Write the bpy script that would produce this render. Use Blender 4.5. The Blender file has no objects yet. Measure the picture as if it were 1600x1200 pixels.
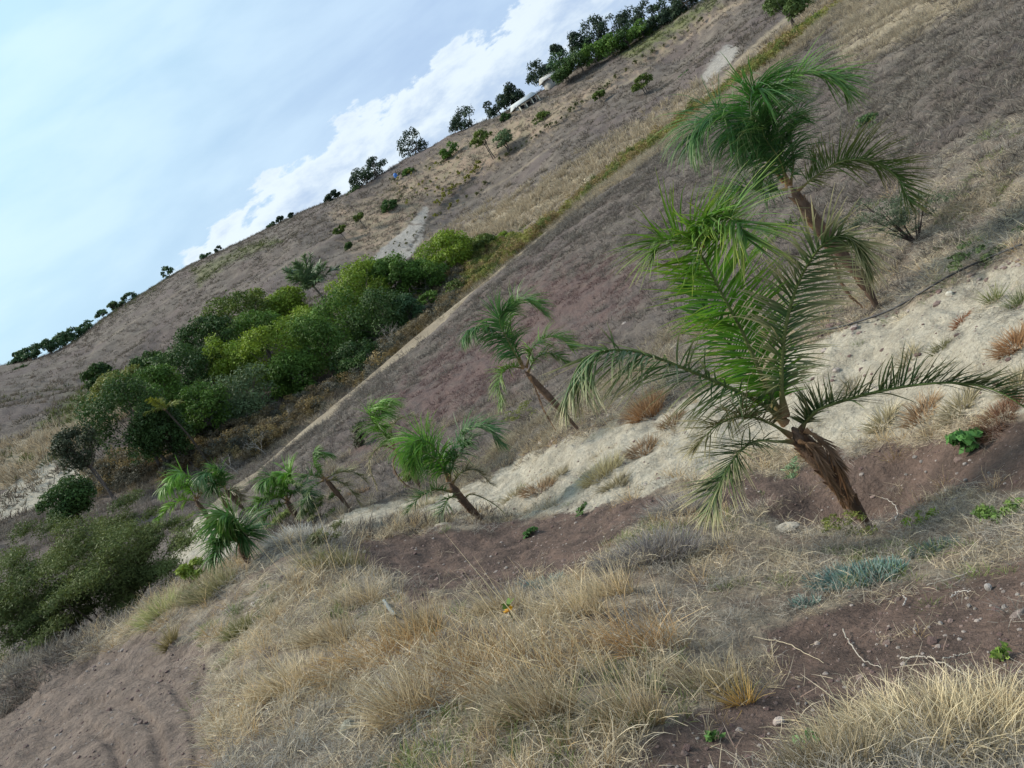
import bpy, math, random
import numpy as np
from mathutils import Matrix, Vector
from mathutils.bvhtree import BVHTree
R = math.radians
random.seed(7)
rng = np.random.default_rng(7)
C = bpy.context.scene.collection
# ------------------------------------------------------------------ camera, sky, sun, exposure
CAM = np.array([0.0, 0.0, 1.6])
PITCH, ROLL, FPX = R(12), R(34), 1200.0          # FPX: focal length in pixels of the 1600 wide photograph
cp, sp, cr, sr = math.cos(PITCH), math.sin(PITCH), math.cos(ROLL), math.sin(ROLL)
FW = np.array([0, cp, -sp]); R0 = np.array([1.0, 0, 0]); U0 = np.array([0, sp, cp])
RT = cr * R0 - sr * U0; UP = sr * R0 + cr * U0
cam = bpy.data.objects.new('camera', bpy.data.cameras.new('camera')); C.objects.link(cam)
cam.matrix_world = Matrix(((RT[0], UP[0], -FW[0], CAM[0]), (RT[1], UP[1], -FW[1], CAM[1]), (RT[2], UP[2], -FW[2], CAM[2]), (0, 0, 0, 1)))
cam.data.sensor_width = 36; cam.data.lens = 27; cam.data.clip_start = 0.05; cam.data.clip_end = 5000
sc = bpy.context.scene; sc.camera = cam
sc.view_settings.view_transform = 'Standard'; sc.view_settings.look = 'None'
sc.view_settings.gamma = 1; sc.view_settings.use_curve_mapping = False
sc.view_settings.exposure = 0.78
sc.cycles.max_bounces = 4; sc.cycles.diffuse_bounces = 2; sc.cycles.glossy_bounces = 1; sc.cycles.transmission_bounces = 2
SUN_AZ, SUN_EL = R(-62), R(50)                    # azimuth from the view direction (+Y), negative is left
sd = Vector((math.sin(SUN_AZ) * math.cos(SUN_EL), math.cos(SUN_AZ) * math.cos(SUN_EL), math.sin(SUN_EL)))
sun = bpy.data.objects.new('sun', bpy.data.lights.new('sun', 'SUN')); C.objects.link(sun)
sun.data.energy = 3.0; sun.data.angle = R(14); sun.data.color = (1, .93, .83)
sun.rotation_euler = sd.to_track_quat('Z', 'Y').to_euler()

class NT:
    """tiny helper for node trees"""
    def __init__(s, nt): s.nt = nt; s.nt.nodes.clear()
    def n(s, t, **k):
        nd = s.nt.nodes.new(t)
        for a, b in k.items(): setattr(nd, a, b)
        return nd
    def set(s, sock, v):
        if isinstance(v, bpy.types.NodeSocket): s.nt.links.new(v, sock)
        elif v is not None: sock.default_value = v
    def math(s, op, a, b=None, c=None, clamp=False):
        nd = s.n('ShaderNodeMath', operation=op, use_clamp=clamp)
        s.set(nd.inputs[0], a); s.set(nd.inputs[1], b)
        if c is not None: s.set(nd.inputs[2], c)
        return nd.outputs[0]
    def mix(s, f, a, b, bt='MIX'):
        nd = s.n('ShaderNodeMix', data_type='RGBA', blend_type=bt)
        s.set(nd.inputs[0], f); s.set(nd.inputs[6], a); s.set(nd.inputs[7], b)
        return nd.outputs[2]
    def ramp(s, f, lo, hi, a=0.0, b=1.0, smooth=True):
        nd = s.n('ShaderNodeMapRange', interpolation_type='SMOOTHSTEP' if smooth else 'LINEAR')
        s.set(nd.inputs[0], f); s.set(nd.inputs[1], lo); s.set(nd.inputs[2], hi); s.set(nd.inputs[3], a); s.set(nd.inputs[4], b)
        return nd.outputs[0]
    def noise(s, vec, scale, detail=4, rough=.55, dist=0.0, dim='3D'):
        nd = s.n('ShaderNodeTexNoise', noise_dimensions=dim)
        s.set(nd.inputs['Vector'], vec); nd.inputs['Scale'].default_value = scale
        nd.inputs['Detail'].default_value = detail; nd.inputs['Roughness'].default_value = rough
        nd.inputs['Distortion'].default_value = dist
        return nd.outputs['Fac']
    def map(s, vec, scale=(1, 1, 1), loc=(0, 0, 0)):
        nd = s.n('ShaderNodeMapping'); s.set(nd.inputs[0], vec)
        nd.inputs['Scale'].default_value = scale; nd.inputs['Location'].default_value = loc
        return nd.outputs[0]
def rgb(r, g, b): return (r, g, b, 1)

world = bpy.data.worlds.new('World'); sc.world = world; world.use_nodes = True
w = NT(world.node_tree)
sky = w.n('ShaderNodeTexSky', sky_type='NISHITA'); sky.sun_disc = False
sky.sun_elevation = SUN_EL; sky.sun_rotation = SUN_AZ; sky.air_density = 1.1; sky.dust_density = 2.0
tc = w.n('ShaderNodeTexCoord').outputs['Generated']
sep = w.n('ShaderNodeSeparateXYZ'); w.set(sep.inputs[0], tc)
X, Y, Z = sep.outputs
elev = w.math('MULTIPLY', w.math('ARCSINE', Z), 57.2958)
az = w.math('MULTIPLY', w.math('ARCTAN2', X, Y), 57.2958)
cv = w.n('ShaderNodeCombineXYZ'); w.set(cv.inputs[0], w.math('MULTIPLY', az, .05)); w.set(cv.inputs[1], w.math('MULTIPLY', elev, .11))
cvec = cv.outputs[0]
# high veil: long flat streaks parallel to the horizon
veil = w.noise(w.map(cvec, (1.0, 1.5, 1)), 1.1, 6, .5, .3)
veil2 = w.noise(w.map(cvec, (1, 1.3, 1), (7.3, 2.1, 0)), 2.6, 7, .55, .2)
v1 = w.ramp(w.math('ADD', w.math('MULTIPLY', veil, .7), w.math('MULTIPLY', veil2, .3)), .36, .62)
# cumulus bank whose puffy top stands 7 to 11 degrees above the horizon
n1 = w.noise(w.map(cvec, (1, .55, 1), (3.1, 0, 0)), 1.25, 2, .5)
n2 = w.noise(w.map(cvec, (1, 1, 1), (1.7, 5, 0)), 4.5, 9, .62, .15)
azt = w.ramp(az, -24, -2, 6.3, 9.6)
top = w.math('ADD', azt, w.math('ADD', w.math('MULTIPLY_ADD', n1, 5.0, -2.5), w.math('MULTIPLY_ADD', n2, 7.0, -3.5)))
dbank = w.math('SUBTRACT', top, elev)
bank = w.ramp(dbank, -.1, .5)
bshade = w.ramp(w.math('ADD', dbank, w.math('MULTIPLY', w.math('SUBTRACT', n2, .5), 9)), .3, 6.0)
# veil brightens towards the sun
dot = w.n('ShaderNodeVectorMath', operation='DOT_PRODUCT'); w.set(dot.inputs[0], tc); dot.inputs[1].default_value = sd
glow = w.ramp(dot.outputs['Value'], .35, .92)
blue = w.mix(glow, rgb(.43, .585, .82), rgb(.60, .93, 1.02))
white = w.mix(glow, rgb(.56, .73, .93), rgb(.72, 1.0, 1.06))
cl = w.mix(v1, blue, white)
bankc = w.mix(bshade, rgb(.82, .92, 1.0), rgb(.48, .61, .82))
cl = w.mix(w.math('MULTIPLY', bank, w.ramp(elev, -2, 4, .6, .95)), cl, bankc)
bg1 = w.n('ShaderNodeBackground'); w.set(bg1.inputs[0], sky.outputs[0]); bg1.inputs[1].default_value = .09
bg2 = w.n('ShaderNodeBackground'); w.set(bg2.inputs[0], cl); bg2.inputs[1].default_value = .63
ms = w.n('ShaderNodeMixShader'); ms.inputs[0].default_value = .90
w.nt.links.new(bg1.outputs[0], ms.inputs[1]); w.nt.links.new(bg2.outputs[0], ms.inputs[2])
wo = w.n('ShaderNodeOutputWorld'); w.nt.links.new(ms.outputs[0], wo.inputs[0])

# ------------------------------------------------------------------ camera mathematics used to find real places
def ray(px, py):
    d = FW * FPX + (px - 800) * RT + (600 - py) * UP
    return d / np.linalg.norm(d)
def P(px, py, r):
    """point seen at a pixel, at the horizontal distance r"""
    d = ray(px, py)
    return CAM + d * (r / math.hypot(d[0], d[1]))
def proj(p):
    q = p - CAM; z = q @ FW; z = np.where(z < .01, .01, z)
    return 800 + FPX * (q @ RT) / z, 600 - FPX * (q @ UP) / z, (q @ FW) > .01

# ------------------------------------------------------------------ helpers
def tag(o, label=None, cat=None, group=None, kind=None):
    for k, v in (('label', label), ('category', cat), ('group', group), ('kind', kind)):
        if v: o[k] = v
    return o
def empty(name, loc, label=None, cat=None, group=None):
    o = bpy.data.objects.new(name, None); C.objects.link(o); o.location = loc; o.empty_display_size = .1
    return tag(o, label, cat, group)
def mesh(name, V, F, mat, cols=None, smooth=False):
    V = np.asarray(V, dtype=np.float32); F = np.asarray(F, dtype=np.int32)
    m = bpy.data.meshes.new(name); nf, k = F.shape
    m.vertices.add(len(V)); m.vertices.foreach_set('co', V.ravel())
    m.loops.add(nf * k); m.loops.foreach_set('vertex_index', F.ravel())
    m.polygons.add(nf); m.polygons.foreach_set('loop_start', np.arange(0, nf * k, k, dtype=np.int32))
    m.polygons.foreach_set('loop_total', np.full(nf, k, dtype=np.int32))
    if smooth: m.polygons.foreach_set('use_smooth', np.ones(nf, dtype=bool))
    if cols is not None:
        a = m.color_attributes.new('col', 'FLOAT_COLOR', 'POINT')
        cc = np.ones((len(V), 4), dtype=np.float32); cc[:, :3] = cols; a.data.foreach_set('color', cc.ravel())
    m.update(calc_edges=True); m.materials.append(mat)
    return m
def obj(name, m, parent=None, loc=None):
    o = bpy.data.objects.new(name, m); C.objects.link(o)
    if parent is not None: o.parent = parent
    if loc is not None: o.location = loc
    return o
class Geo:
    """collects quads with colours"""
    def __init__(s): s.V = []; s.F = []; s.K = []; s.n = 0
    def add(s, V, F, K):
        V = np.asarray(V, float); F = np.asarray(F, int); K = np.broadcast_to(np.asarray(K, float), V.shape)
        s.V.append(V); s.F.append(F + s.n); s.K.append(K); s.n += len(V)
    def mesh(s, name, mat, off=None, smooth=False):
        V = np.concatenate(s.V); V = V - off if off is not None else V
        return mesh(name, V, np.concatenate(s.F), mat, np.concatenate(s.K), smooth)
def norm(a): return a / np.maximum(np.linalg.norm(a, axis=-1, keepdims=True), 1e-9)
def ribbons(g, P0, D, L, W, bend, seg, c0, c1, ref=None, cpow=1.5, prof=None, wig=0.0):
    """curved tapering leaves or blades. bend: vector added to the direction per segment"""
    P0 = np.asarray(P0, float); n = len(P0); D = norm(np.asarray(D, float)); L = np.broadcast_to(L, n)[:, None]; W = np.broadcast_to(W, n)[:, None]
    bend = np.broadcast_to(bend, (n, 3))
    if ref is None: ref = norm(rng.normal(size=(n, 3)))
    c0 = np.broadcast_to(c0, (n, 3)); c1 = np.broadcast_to(c1, (n, 3))
    if prof is None: prof = [1 - .85 * (k / seg) ** 1.5 for k in range(seg + 1)]
    p = P0.copy(); d = D.copy(); VV = []; KK = []
    for k in range(seg + 1):
        s = norm(np.cross(d, ref)); h = s * W * prof[k] * .5
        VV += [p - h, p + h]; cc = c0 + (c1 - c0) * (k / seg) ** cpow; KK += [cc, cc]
        p = p + d * L / seg
        d = norm(d + bend * (1.0 / seg) + (rng.normal(size=(n, 3)) * wig if wig else 0))
    V = np.stack(VV, 1).reshape(-1, 3); K = np.stack(KK, 1).reshape(-1, 3)
    b = (np.arange(n) * (2 * (seg + 1)))[:, None]
    F = np.concatenate([np.stack([b[:, 0] + 2 * k, b[:, 0] + 2 * k + 1, b[:, 0] + 2 * k + 3, b[:, 0] + 2 * k + 2], 1) for k in range(seg)])
    g.add(V, F, K)
def catmull(pts, n):
    p = np.array(pts, float); p = np.vstack([2 * p[0] - p[1], p, 2 * p[-1] - p[-2]]); m = len(p) - 3
    out = []
    for t in np.linspace(0, m - 1e-6, n):
        i = int(t); u = t - i; a, b, c, d = p[i:i + 4]
        out.append(.5 * ((2 * b) + (-a + c) * u + (2 * a - 5 * b + 4 * c - d) * u * u + (-a + 3 * b - 3 * c + d) * u ** 3))
    return np.array(out)
def tube(g, pts, rad, sides, col):
    pts = np.asarray(pts, float); n = len(pts); rad = np.broadcast_to(rad, n)
    T = norm(np.gradient(pts, axis=0)); A = norm(np.cross(T, np.array([.3, .9, .31]))); B = np.cross(T, A)
    th = np.linspace(0, 2 * np.pi, sides, endpoint=False)
    V = pts[:, None] + rad[:, None, None] * (np.cos(th)[None, :, None] * A[:, None] + np.sin(th)[None, :, None] * B[:, None])
    F = [[i * sides + j, i * sides + (j + 1) % sides, (i + 1) * sides + (j + 1) % sides, (i + 1) * sides + j] for i in range(n - 1) for j in range(sides)]
    K = np.broadcast_to(np.asarray(col, float), (n, 3)) if np.ndim(col) < 2 else np.asarray(col)
    g.add(V.reshape(-1, 3), F, np.repeat(K, sides, 0))

# ------------------------------------------------------------------ materials
def colmat(name, rough=.8, transl=0.0, spec=.25, var=.25, nscale=6.0, bump=0.0, inst=0.0):
    m = bpy.data.materials.new(name); m.use_nodes = True; t = NT(m.node_tree)
    a = t.n('ShaderNodeAttribute', attribute_name='col').outputs['Color']
    geo = t.n('ShaderNodeNewGeometry').outputs['Position']
    nz = t.noise(geo, nscale, 5, .6)
    f = t.ramp(nz, .3, .7, 1 - var, 1 + var, False)
    hs = t.n('ShaderNodeVectorMath', operation='SCALE'); t.set(hs.inputs[0], a); t.set(hs.inputs['Scale'], f)
    col = hs.outputs[0]
    if inst:
        rnd = t.n('ShaderNodeObjectInfo').outputs['Random']
        h2 = t.n('ShaderNodeVectorMath', operation='SCALE'); t.set(h2.inputs[0], col); t.set(h2.inputs['Scale'], t.ramp(rnd, 0, 1, 1 - inst, 1 + inst, False)); col = h2.outputs[0]
    b = t.n('ShaderNodeBsdfPrincipled'); t.set(b.inputs['Base Color'], col)
    b.inputs['Roughness'].default_value = rough; b.inputs['Specular IOR Level'].default_value = spec
    if bump:
        bp = t.n('ShaderNodeBump'); bp.inputs['Strength'].default_value = bump; bp.inputs['Distance'].default_value = .02
        t.set(bp.inputs['Height'], t.noise(geo, nscale * 6, 5, .7)); t.set(b.inputs['Normal'], bp.outputs[0])
    out = t.n('ShaderNodeOutputMaterial')
    if transl:
        tr = t.n('ShaderNodeBsdfTranslucent'); t.set(tr.inputs[0], col)
        mx = t.n('ShaderNodeMixShader'); mx.inputs[0].default_value = transl
        t.nt.links.new(b.outputs[0], mx.inputs[1]); t.nt.links.new(tr.outputs[0], mx.inputs[2]); t.nt.links.new(mx.outputs[0], out.inputs[0])
    else: t.nt.links.new(b.outputs[0], out.inputs[0])
    return m
M_leaf = colmat('palm_leaflet', .5, .3, .4, .15)
M_fol = colmat('foliage', .65, .25, .25, .3, .8)
M_bark = colmat('bark', .9, 0, .2, .35, 9, .8)
M_grass = colmat('dry_grass', .8, .25, .2, .15, 3, 0, .28)
M_rock = colmat('stone', .9, 0, .25, .3, 20, .8)
M_wall = colmat('painted_wall', .8, 0, .3, .12, .7)
M_plas = colmat('plastic', .45, 0, .4, .15, 3)

# ------------------------------------------------------------------ terrain height: tangent of elevation over (azimuth, log distance)
CTRL = [(1600,1200,1.9),(1200,1200,2.0),(800,1200,2.4),(400,1200,3.5),(200,1200,4.6),(0,1200,6.6),(0,1100,10),(0,1040,13.5),
 (250,1000,8),(290,915,10.5),(150,985,12),(330,1100,5),(480,850,9.5),(450,950,6.5),(600,1000,4.6),(650,930,5.3),(650,900,7.2),(600,862,9.2),
 (700,832,9.6),(800,862,7.9),(900,850,6.8),(850,900,5.8),(1000,900,4.7),(1000,1000,3.5),(1200,1000,3.3),(1500,1000,2.8),(1500,850,4.2),
 (1250,850,4.9),(1350,810,5.5),(1350,740,6.3),(1550,700,5.7),(1600,430,8.5),(1500,600,6.9),(1200,720,7.6),(1100,650,9.6),(1000,700,9.8),
 (900,750,10.2),(750,810,11),(905,670,12.5),(1370,480,10),(600,790,15.5),(450,800,20),(310,840,26),(300,885,19),(600,720,21),
 (400,740,36),(550,615,43),(750,450,52),(900,330,60),(1100,180,66),(1340,0,75),(800,550,26),(1000,450,23),(1200,250,29),(1400,100,32),
 (1600,0,27),(1600,200,14),(1500,300,13),(1200,450,15),(450,700,33),(700,600,27),
 (550,598,62),(700,480,72),(850,350,80),(1000,240,84),(1200,80,92),(400,680,56),(200,765,55),(60,835,50),(0,905,40),(200,835,38),
 (50,760,68),(100,680,80),(0,640,110),(200,600,110),(400,480,110),(600,400,112),(700,380,105),(900,250,100),(1100,120,104),(1220,30,112),
 (900,180,140),(600,330,150),(300,500,150),(100,600,150),(1050,80,145),(750,300,140),
 (0,572,215),(50,566,222),(100,548,225),(150,508,228),(200,474,230),(300,414,230),(400,372,230),(480,330,215),(560,290,190),(630,250,182),(700,212,178),(760,182,176),(830,145,176),(900,105,178),(1000,50,180),(1130,-25,180),(1240,-90,180)]
EX = [(-75,.5,-1.62),(-75,4,-1.7),(-75,12,-1.9),(-75,40,-1),(-75,110,14),(-75,220,38),(75,.5,-1.9),(75,3,-2.9),(75,8,-4.3),(75,30,-4.6),(75,90,-4),(75,200,5),
      (0,.5,-1.6),(-40,.5,-1.6),(40,.5,-1.75),(-48,2,-1.6),(45,1.2,-2.0),(0,1.2,-1.6),(60,60,-4.2)]
TH = []; LR = []; TT = []
for px, py, r in CTRL:
    d = ray(px, py); TH.append(math.degrees(math.atan2(d[0], d[1]))); LR.append(math.log(r)); TT.append(d[2] / math.hypot(d[0], d[1]))
SKY = []
for i, (px, py, r) in enumerate(CTRL):
    if r >= 172:                                   # behind the ridge the land falls away
        TH += [TH[i], TH[i]]; LR += [math.log(r * 1.12), math.log(r * 1.8)]; TT += [TT[i] - .012, TT[i] - .09]
for px, py, r in [(400,740,36),(550,615,43),(750,450,52),(900,330,60),(1100,180,66),(1340,0,75)]:   # the rim of the field drops to the gully
    d = ray(px, py); TH.append(math.degrees(math.atan2(d[0], d[1]))); LR.append(math.log(r * 1.13)); TT.append(d[2] / math.hypot(d[0], d[1]) - .018)
for px, py, r in [(290,915,10.5),(150,985,12),(0,1040,13.5)]:                                       # bank behind the near verge
    d = ray(px, py); TH.append(math.degrees(math.atan2(d[0], d[1]))); LR.append(math.log(r * 1.3)); TT.append(d[2] / math.hypot(d[0], d[1]) - .05)
for th, r, z in EX: TH.append(th); LR.append(math.log(r)); TT.append(z / r)
SC = np.array([1 / 22.0, 1.0]); A = np.stack([TH, LR], 1) * SC; TT = np.array(TT)
def phi(d): return d ** 1.0 * np.where(d > 0, 1, 0)      # biharmonic-like, stays tame between points
def tps(d): return np.where(d > 1e-9, d * d * np.log(np.maximum(d, 1e-9)), 0)
n = len(A); K = tps(np.linalg.norm(A[:, None] - A[None], axis=2)) + np.eye(n) * 2e-4
Q = np.hstack([np.ones((n, 1)), A]); S_ = np.vstack([np.hstack([K, Q]), np.hstack([Q.T, np.zeros((3, 3))])])
coef = np.linalg.solve(S_, np.concatenate([TT, np.zeros(3)]))
def tfun(th, lr):
    th = np.clip(th, -80, 80); B = np.stack([th.ravel(), lr.ravel()], 1) * SC; out = np.empty(len(B))
    for i in range(0, len(B), 40000):
        b = B[i:i + 40000]; out[i:i + 40000] = tps(np.linalg.norm(b[:, None] - A[None], axis=2)) @ coef[:n] + np.hstack([np.ones((len(b), 1)), b]) @ coef[n:]
    return out.reshape(th.shape)
# value noise
_perm = rng.random((256, 256))
def vnoise(x, y):
    xi = np.floor(x).astype(int); yi = np.floor(y).astype(int); fx = x - xi; fy = y - yi
    fx = fx * fx * (3 - 2 * fx); fy = fy * fy * (3 - 2 * fy)
    g = lambda a, b: _perm[a & 255, b & 255]
    return (g(xi, yi) * (1 - fx) + g(xi + 1, yi) * fx) * (1 - fy) + (g(xi, yi + 1) * (1 - fx) + g(xi + 1, yi + 1) * fx) * fy
def fbm(x, y, o=4):
    s = 0; a = .5
    for i in range(o): s = s + a * (vnoise(x * 2 ** i + 17.3 * i, y * 2 ** i + 5.1 * i) - .5); a *= .55
    return s
# regions of the ground: polygons seen in the photograph, limited to a range of distance
REG = [  # name, polygon, rmin, rmax, feather px, strength
 ('track', [(-300,1150),(0,1068),(110,1020),(235,985),(300,1000),(335,1060),(325,1130),(345,1230),(300,1500),(-300,1500)], 2.5, 15, 16, 1),
 ('red', [(1190,985),(1330,930),(1450,905),(1600,875),(1750,870),(1750,1070),(1500,1065),(1400,1085),(1310,1120),(1260,1170),(1180,1215),(1100,1260),(980,1260),(1010,1180),(1060,1130),(1130,1090),(1200,1060)], 0, 6, 18, .95),
 ('red', [(1185,750),(1300,705),(1450,690),(1600,655),(1750,640),(1750,790),(1600,770),(1480,760),(1400,825),(1250,828),(1190,800)], 3, 9, 10, .95),
 ('red', [(545,850),(700,825),(830,812),(1000,780),(1190,745),(1195,800),(1000,815),(940,850),(930,890),(760,922),(640,930),(560,880)], 4.5, 13, 10, 1),
 ('sand', [(480,822),(560,792),(700,765),(800,725),(900,680),(1050,635),(1180,575),(1280,530),(1400,485),(1600,405),(1750,350),(1750,630),(1500,655),(1350,695),(1200,702),(1100,745),(950,785),(830,805),(640,812),(520,835)], 5, 24, 9, 1),
 ('sand', [(262,880),(300,815),(350,790),(400,830),(352,880),(300,895)], 14, 34, 7, 1),
 ('sand', [(-200,900),(-20,790),(75,716),(125,728),(150,745),(115,775),(60,790),(0,815)], 40, 95, 6, .9),
 ('rust', [(560,700),(640,600),(740,520),(830,440),(920,415),(1010,425),(960,480),(840,560),(760,620),(700,650)], 14, 58, 40, .75),
 ('tan', [(-100,760),(0,700),(140,640),(200,640),(120,700),(60,745),(0,765)], 50, 110, 10, .9),
 ('green', [(60,670),(110,620),(200,585),(235,590),(220,625),(140,650)], 60, 130, 12, .8),
 ('tan', [(660,385),(760,330),(860,285),(960,225),(1080,150),(1200,70),(1320,-30),(1440,-60),(1330,20),(1200,110),(1110,190),(1000,262),(900,310),(800,365),(700,400)], 76, 135, 16, .85),
 ('white', [(573,418),(592,392),(640,352),(664,352),(660,378),(640,402),(600,420)], 100, 165, 2, 1),
 ('white', [(640,350),(662,322),(672,322),(664,350)], 100, 175, 2, .8),
 ('white', [(1093,122),(1108,98),(1135,68),(1158,75),(1140,100),(1105,128)], 90, 165, 4, .8),
 ('orchard', [(520,330),(600,300),(700,228),(820,175),(960,120),(1110,20),(1160,0),(1040,80),(930,150),(850,210),(700,300),(660,330),(600,400),(550,400)], 110, 250, 14, .8),
 ('green', [(960,85),(1060,28),(1110,0),(1130,0),(1060,50),(990,90)], 110, 200, 8, .8),
 ('green', [(300,420),(380,385),(430,372),(440,378),(360,410),(310,450)], 150, 260, 6, .55),
 ('brush', [(555,595),(640,500),(700,430),(740,385),(830,380),(960,270),(1060,200),(1220,80),(1330,0),(1345,0),(1220,100),(1060,225),(900,328),(740,456),(600,590),(560,610)], 46, 100, 8, 1),
 ('brush', [(140,740),(300,660),(430,650),(560,595),(500,650),(420,712),(300,745),(150,780)], 38, 80, 12, .6),
 ('brush', [(1380,-40),(1500,-60),(1440,-10),(1400,0)], 40, 72, 12, .4),
 ('tan', [(1320,20),(1480,-60),(1520,0),(1380,80),(1300,110)], 30, 75, 18, .8),
]
LINES = [ # name, polyline, half width px, rmin, rmax, strength
 ('rut', [(60,1125),(130,1085),(190,1085),(225,1120),(235,1200),(230,1300)], 9, 2.5, 13, 1),
 ('rut', [(0,1190),(60,1140),(120,1120),(160,1140),(175,1200),(170,1300)], 9, 2.5, 13, 1),
 ('rut', [(90,1060),(180,1035),(250,1050),(285,1100),(290,1200)], 7, 2.5, 13, .7),
 ('path', [(930,150),(985,128),(1040,85),(1100,42),(1150,5)], 1.8, 120, 200, .6),
 ('path', [(1110,150),(1160,90),(1250,10)], 4, 80, 140, .8),
 ('path', [(660,355),(720,320),(800,275),(900,200)], 1.8, 110, 190, .5),
 ('path', [(560,600),(640,560),(560,640)], 4, 30, 60, .0),
 ('path', [(100,640),(150,540),(260,470),(330,420)], 1.8, 120, 220, .38),
 ('path', [(230,580),(330,500),(420,430),(520,370)], 1.8, 110, 190, .38),
 ('dark', [(200,560),(260,510),(310,470)], 3, 110, 200, .5),
 ('dark', [(620,420),(665,350),(700,320),(750,275)], 2, 110, 180, .9),
]
def segdist(x, y, poly, closed):
    d = np.full(x.shape, 1e9); n = len(poly)
    for i in range(n if closed else n - 1):
        ax, ay = poly[i]; bx, by = poly[(i + 1) % n]; ex, ey = bx - ax, by - ay
        t = np.clip(((x - ax) * ex + (y - ay) * ey) / (ex * ex + ey * ey), 0, 1)
        d = np.minimum(d, np.hypot(x - ax - t * ex, y - ay - t * ey))
    return d
def inside(x, y, poly):
    c = np.zeros(x.shape, bool); n = len(poly)
    for i in range(n):
        ax, ay = poly[i]; bx, by = poly[(i + 1) % n]
        if ay == by: continue
        c ^= ((ay > y) != (by > y)) & (x < (bx - ax) * (y - ay) / (by - ay) + ax)
    return c
def regions(V):
    """weights of each ground kind at points V"""
    px, py, ok = proj(V); r = np.hypot(V[:, 0], V[:, 1]); out = {}
    nx = fbm(V[:, 0] / (r * .03 + .05), V[:, 1] / (r * .03 + .05), 4)
    nearn = fbm(V[:, 0] * 2.2, V[:, 1] * 2.2, 4)
    for name, poly, a, b, f, s in REG:
        m = ok & (r > a) & (r < b) & (px > min(p[0] for p in poly) - 60) & (px < max(p[0] for p in poly) + 60) & (py > min(p[1] for p in poly) - 60) & (py < max(p[1] for p in poly) + 60)
        wv = np.zeros(len(V)); i = np.nonzero(m)[0]
        if len(i):
            d = segdist(px[i], py[i], poly, True); d = np.where(inside(px[i], py[i], poly), d, -d) + nearn[i] * f * 3.5
            wv[i] = np.clip(.5 + d / (2 * f), 0, 1) * s
        out[name] = np.maximum(out.get(name, 0), wv)
    for name, poly, hw, a, b, s in LINES:
        m = ok & (r > a) & (r < b); wv = np.zeros(len(V)); i = np.nonzero(m)[0]
        if len(i) and s:
            d = segdist(px[i], py[i], poly, False); wv[i] = np.clip(1.5 - d / hw, 0, 1) * s
        out[name] = np.maximum(out.get(name, 0), wv)
    return out
NA, NR = 760, 560
azs = np.concatenate([np.linspace(-180, -56, 22)[:-1], np.linspace(-56, 56, NA), np.linspace(56, 180, 22)[1:]])
lrs = np.concatenate([np.linspace(math.log(.35), math.log(1.3), 10)[:-1], np.linspace(math.log(1.3), math.log(260), NR), np.linspace(math.log(260), math.log(2500), 26)[1:]])
TG, LG = np.meshgrid(azs, lrs, indexing='ij')
tz = tfun(TG, np.minimum(LG, math.log(420)))
RG = np.exp(LG); XG = RG * np.sin(np.radians(TG)); YG = RG * np.cos(np.radians(TG))
ZG = 1.6 + tz * np.minimum(RG, 420)
ZG = np.where(RG > 420, ZG - (RG - 420) * .03, ZG)
back = np.clip((np.abs(TG) - 80) / 60, 0, 1); back = back * back * (3 - 2 * back)
ZG = ZG * (1 - back) + back * np.where(RG < 20, 0, (RG - 20) * -.05)
# relief: rills and hummocks growing with distance, and pits and mounds near the palms
ZG += fbm(XG * 1.3, YG * 1.3, 4) * np.clip(RG * .035, .06, .35) * 1.0 + fbm(XG * 6, YG * 6, 3) * np.clip(.012 * RG, .03, .10)
ZG += fbm(XG * .12 + 3, YG * .12, 4) * np.clip((RG - 25) / 60, 0, 1) * 2.2 * np.clip((215 - RG) / 60, 0, 1)
rill = np.abs(fbm(XG * .05 + ZG * .02, YG * .02 + ZG * .05, 3)) * np.clip((RG - 90) / 60, 0, 1) * 6 * np.clip((210 - RG) / 50, 0, 1)
ZG -= rill
RIM = [(300,800,31),(400,740,36),(475,672,39),(550,612,43),(650,525,47),(750,446,52),(900,325,60),(1100,180,66),(1240,85,70),(1340,0,75),(1480,-110,80)]
rd = [ray(a, b) for a, b, c in RIM]; raz = [math.degrees(math.atan2(d[0], d[1])) for d in rd]; rt_ = [d[2] / math.hypot(d[0], d[1]) for d in rd]
rexp = np.interp(TG, raz, [c for a, b, c in RIM]); rtt = np.interp(TG, raz, rt_)
onr = np.clip((TG - raz[0]) / 3, 0, 1) * np.clip((raz[-1] + 4 - TG) / 3, 0, 1)
dr = RG - rexp; wr = np.exp(-(dr / np.where(dr > 0, 2.2, 3.5)) ** 2) * onr
ZG = ZG * (1 - wr) + wr * (1.6 + rtt * rexp + .05 * fbm(XG, YG, 3)) 
PATHW = (np.clip((dr + 4.2) / .6, 0, 1) * np.clip((.8 - dr) / .5, 0, 1) * onr * np.clip(1 + 1.2 * fbm(XG * .8, YG * .8, 3), .3, 1)).ravel()
BEY = dr.ravel() > .8
def bump(px, py, r, rad, h):
    global ZG
    c = P(px, py, r); d2 = ((XG - c[0]) ** 2 + (YG - c[1]) ** 2) / rad ** 2; ZG = ZG + h * np.exp(-d2)
bump(1290, 790, 5.9, .5, -.28); bump(1420, 770, 5.9, .3, -.07); bump(720, 845, 9.0, .7, .22); bump(790, 850, 9.3, .35, -.2)
bump(1385, 487, 9.8, .5, -.12); bump(1540, 560, 7.4, .8, .12); bump(1440, 210, 15, 2.5, .35); bump(1560, 130, 20, 3, .5)
GV = np.stack([XG, YG, ZG], 2).reshape(-1, 3)
W_ = regions(GV); W_['path'] = np.maximum(W_['path'], PATHW)
ZG = (GV[:, 2] - .10 * W_['track'] * np.clip(1, 0, 1) - .035 * W_['rut']).reshape(ZG.shape)
GV[:, 2] = ZG.ravel()
na, nr = TG.shape
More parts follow.
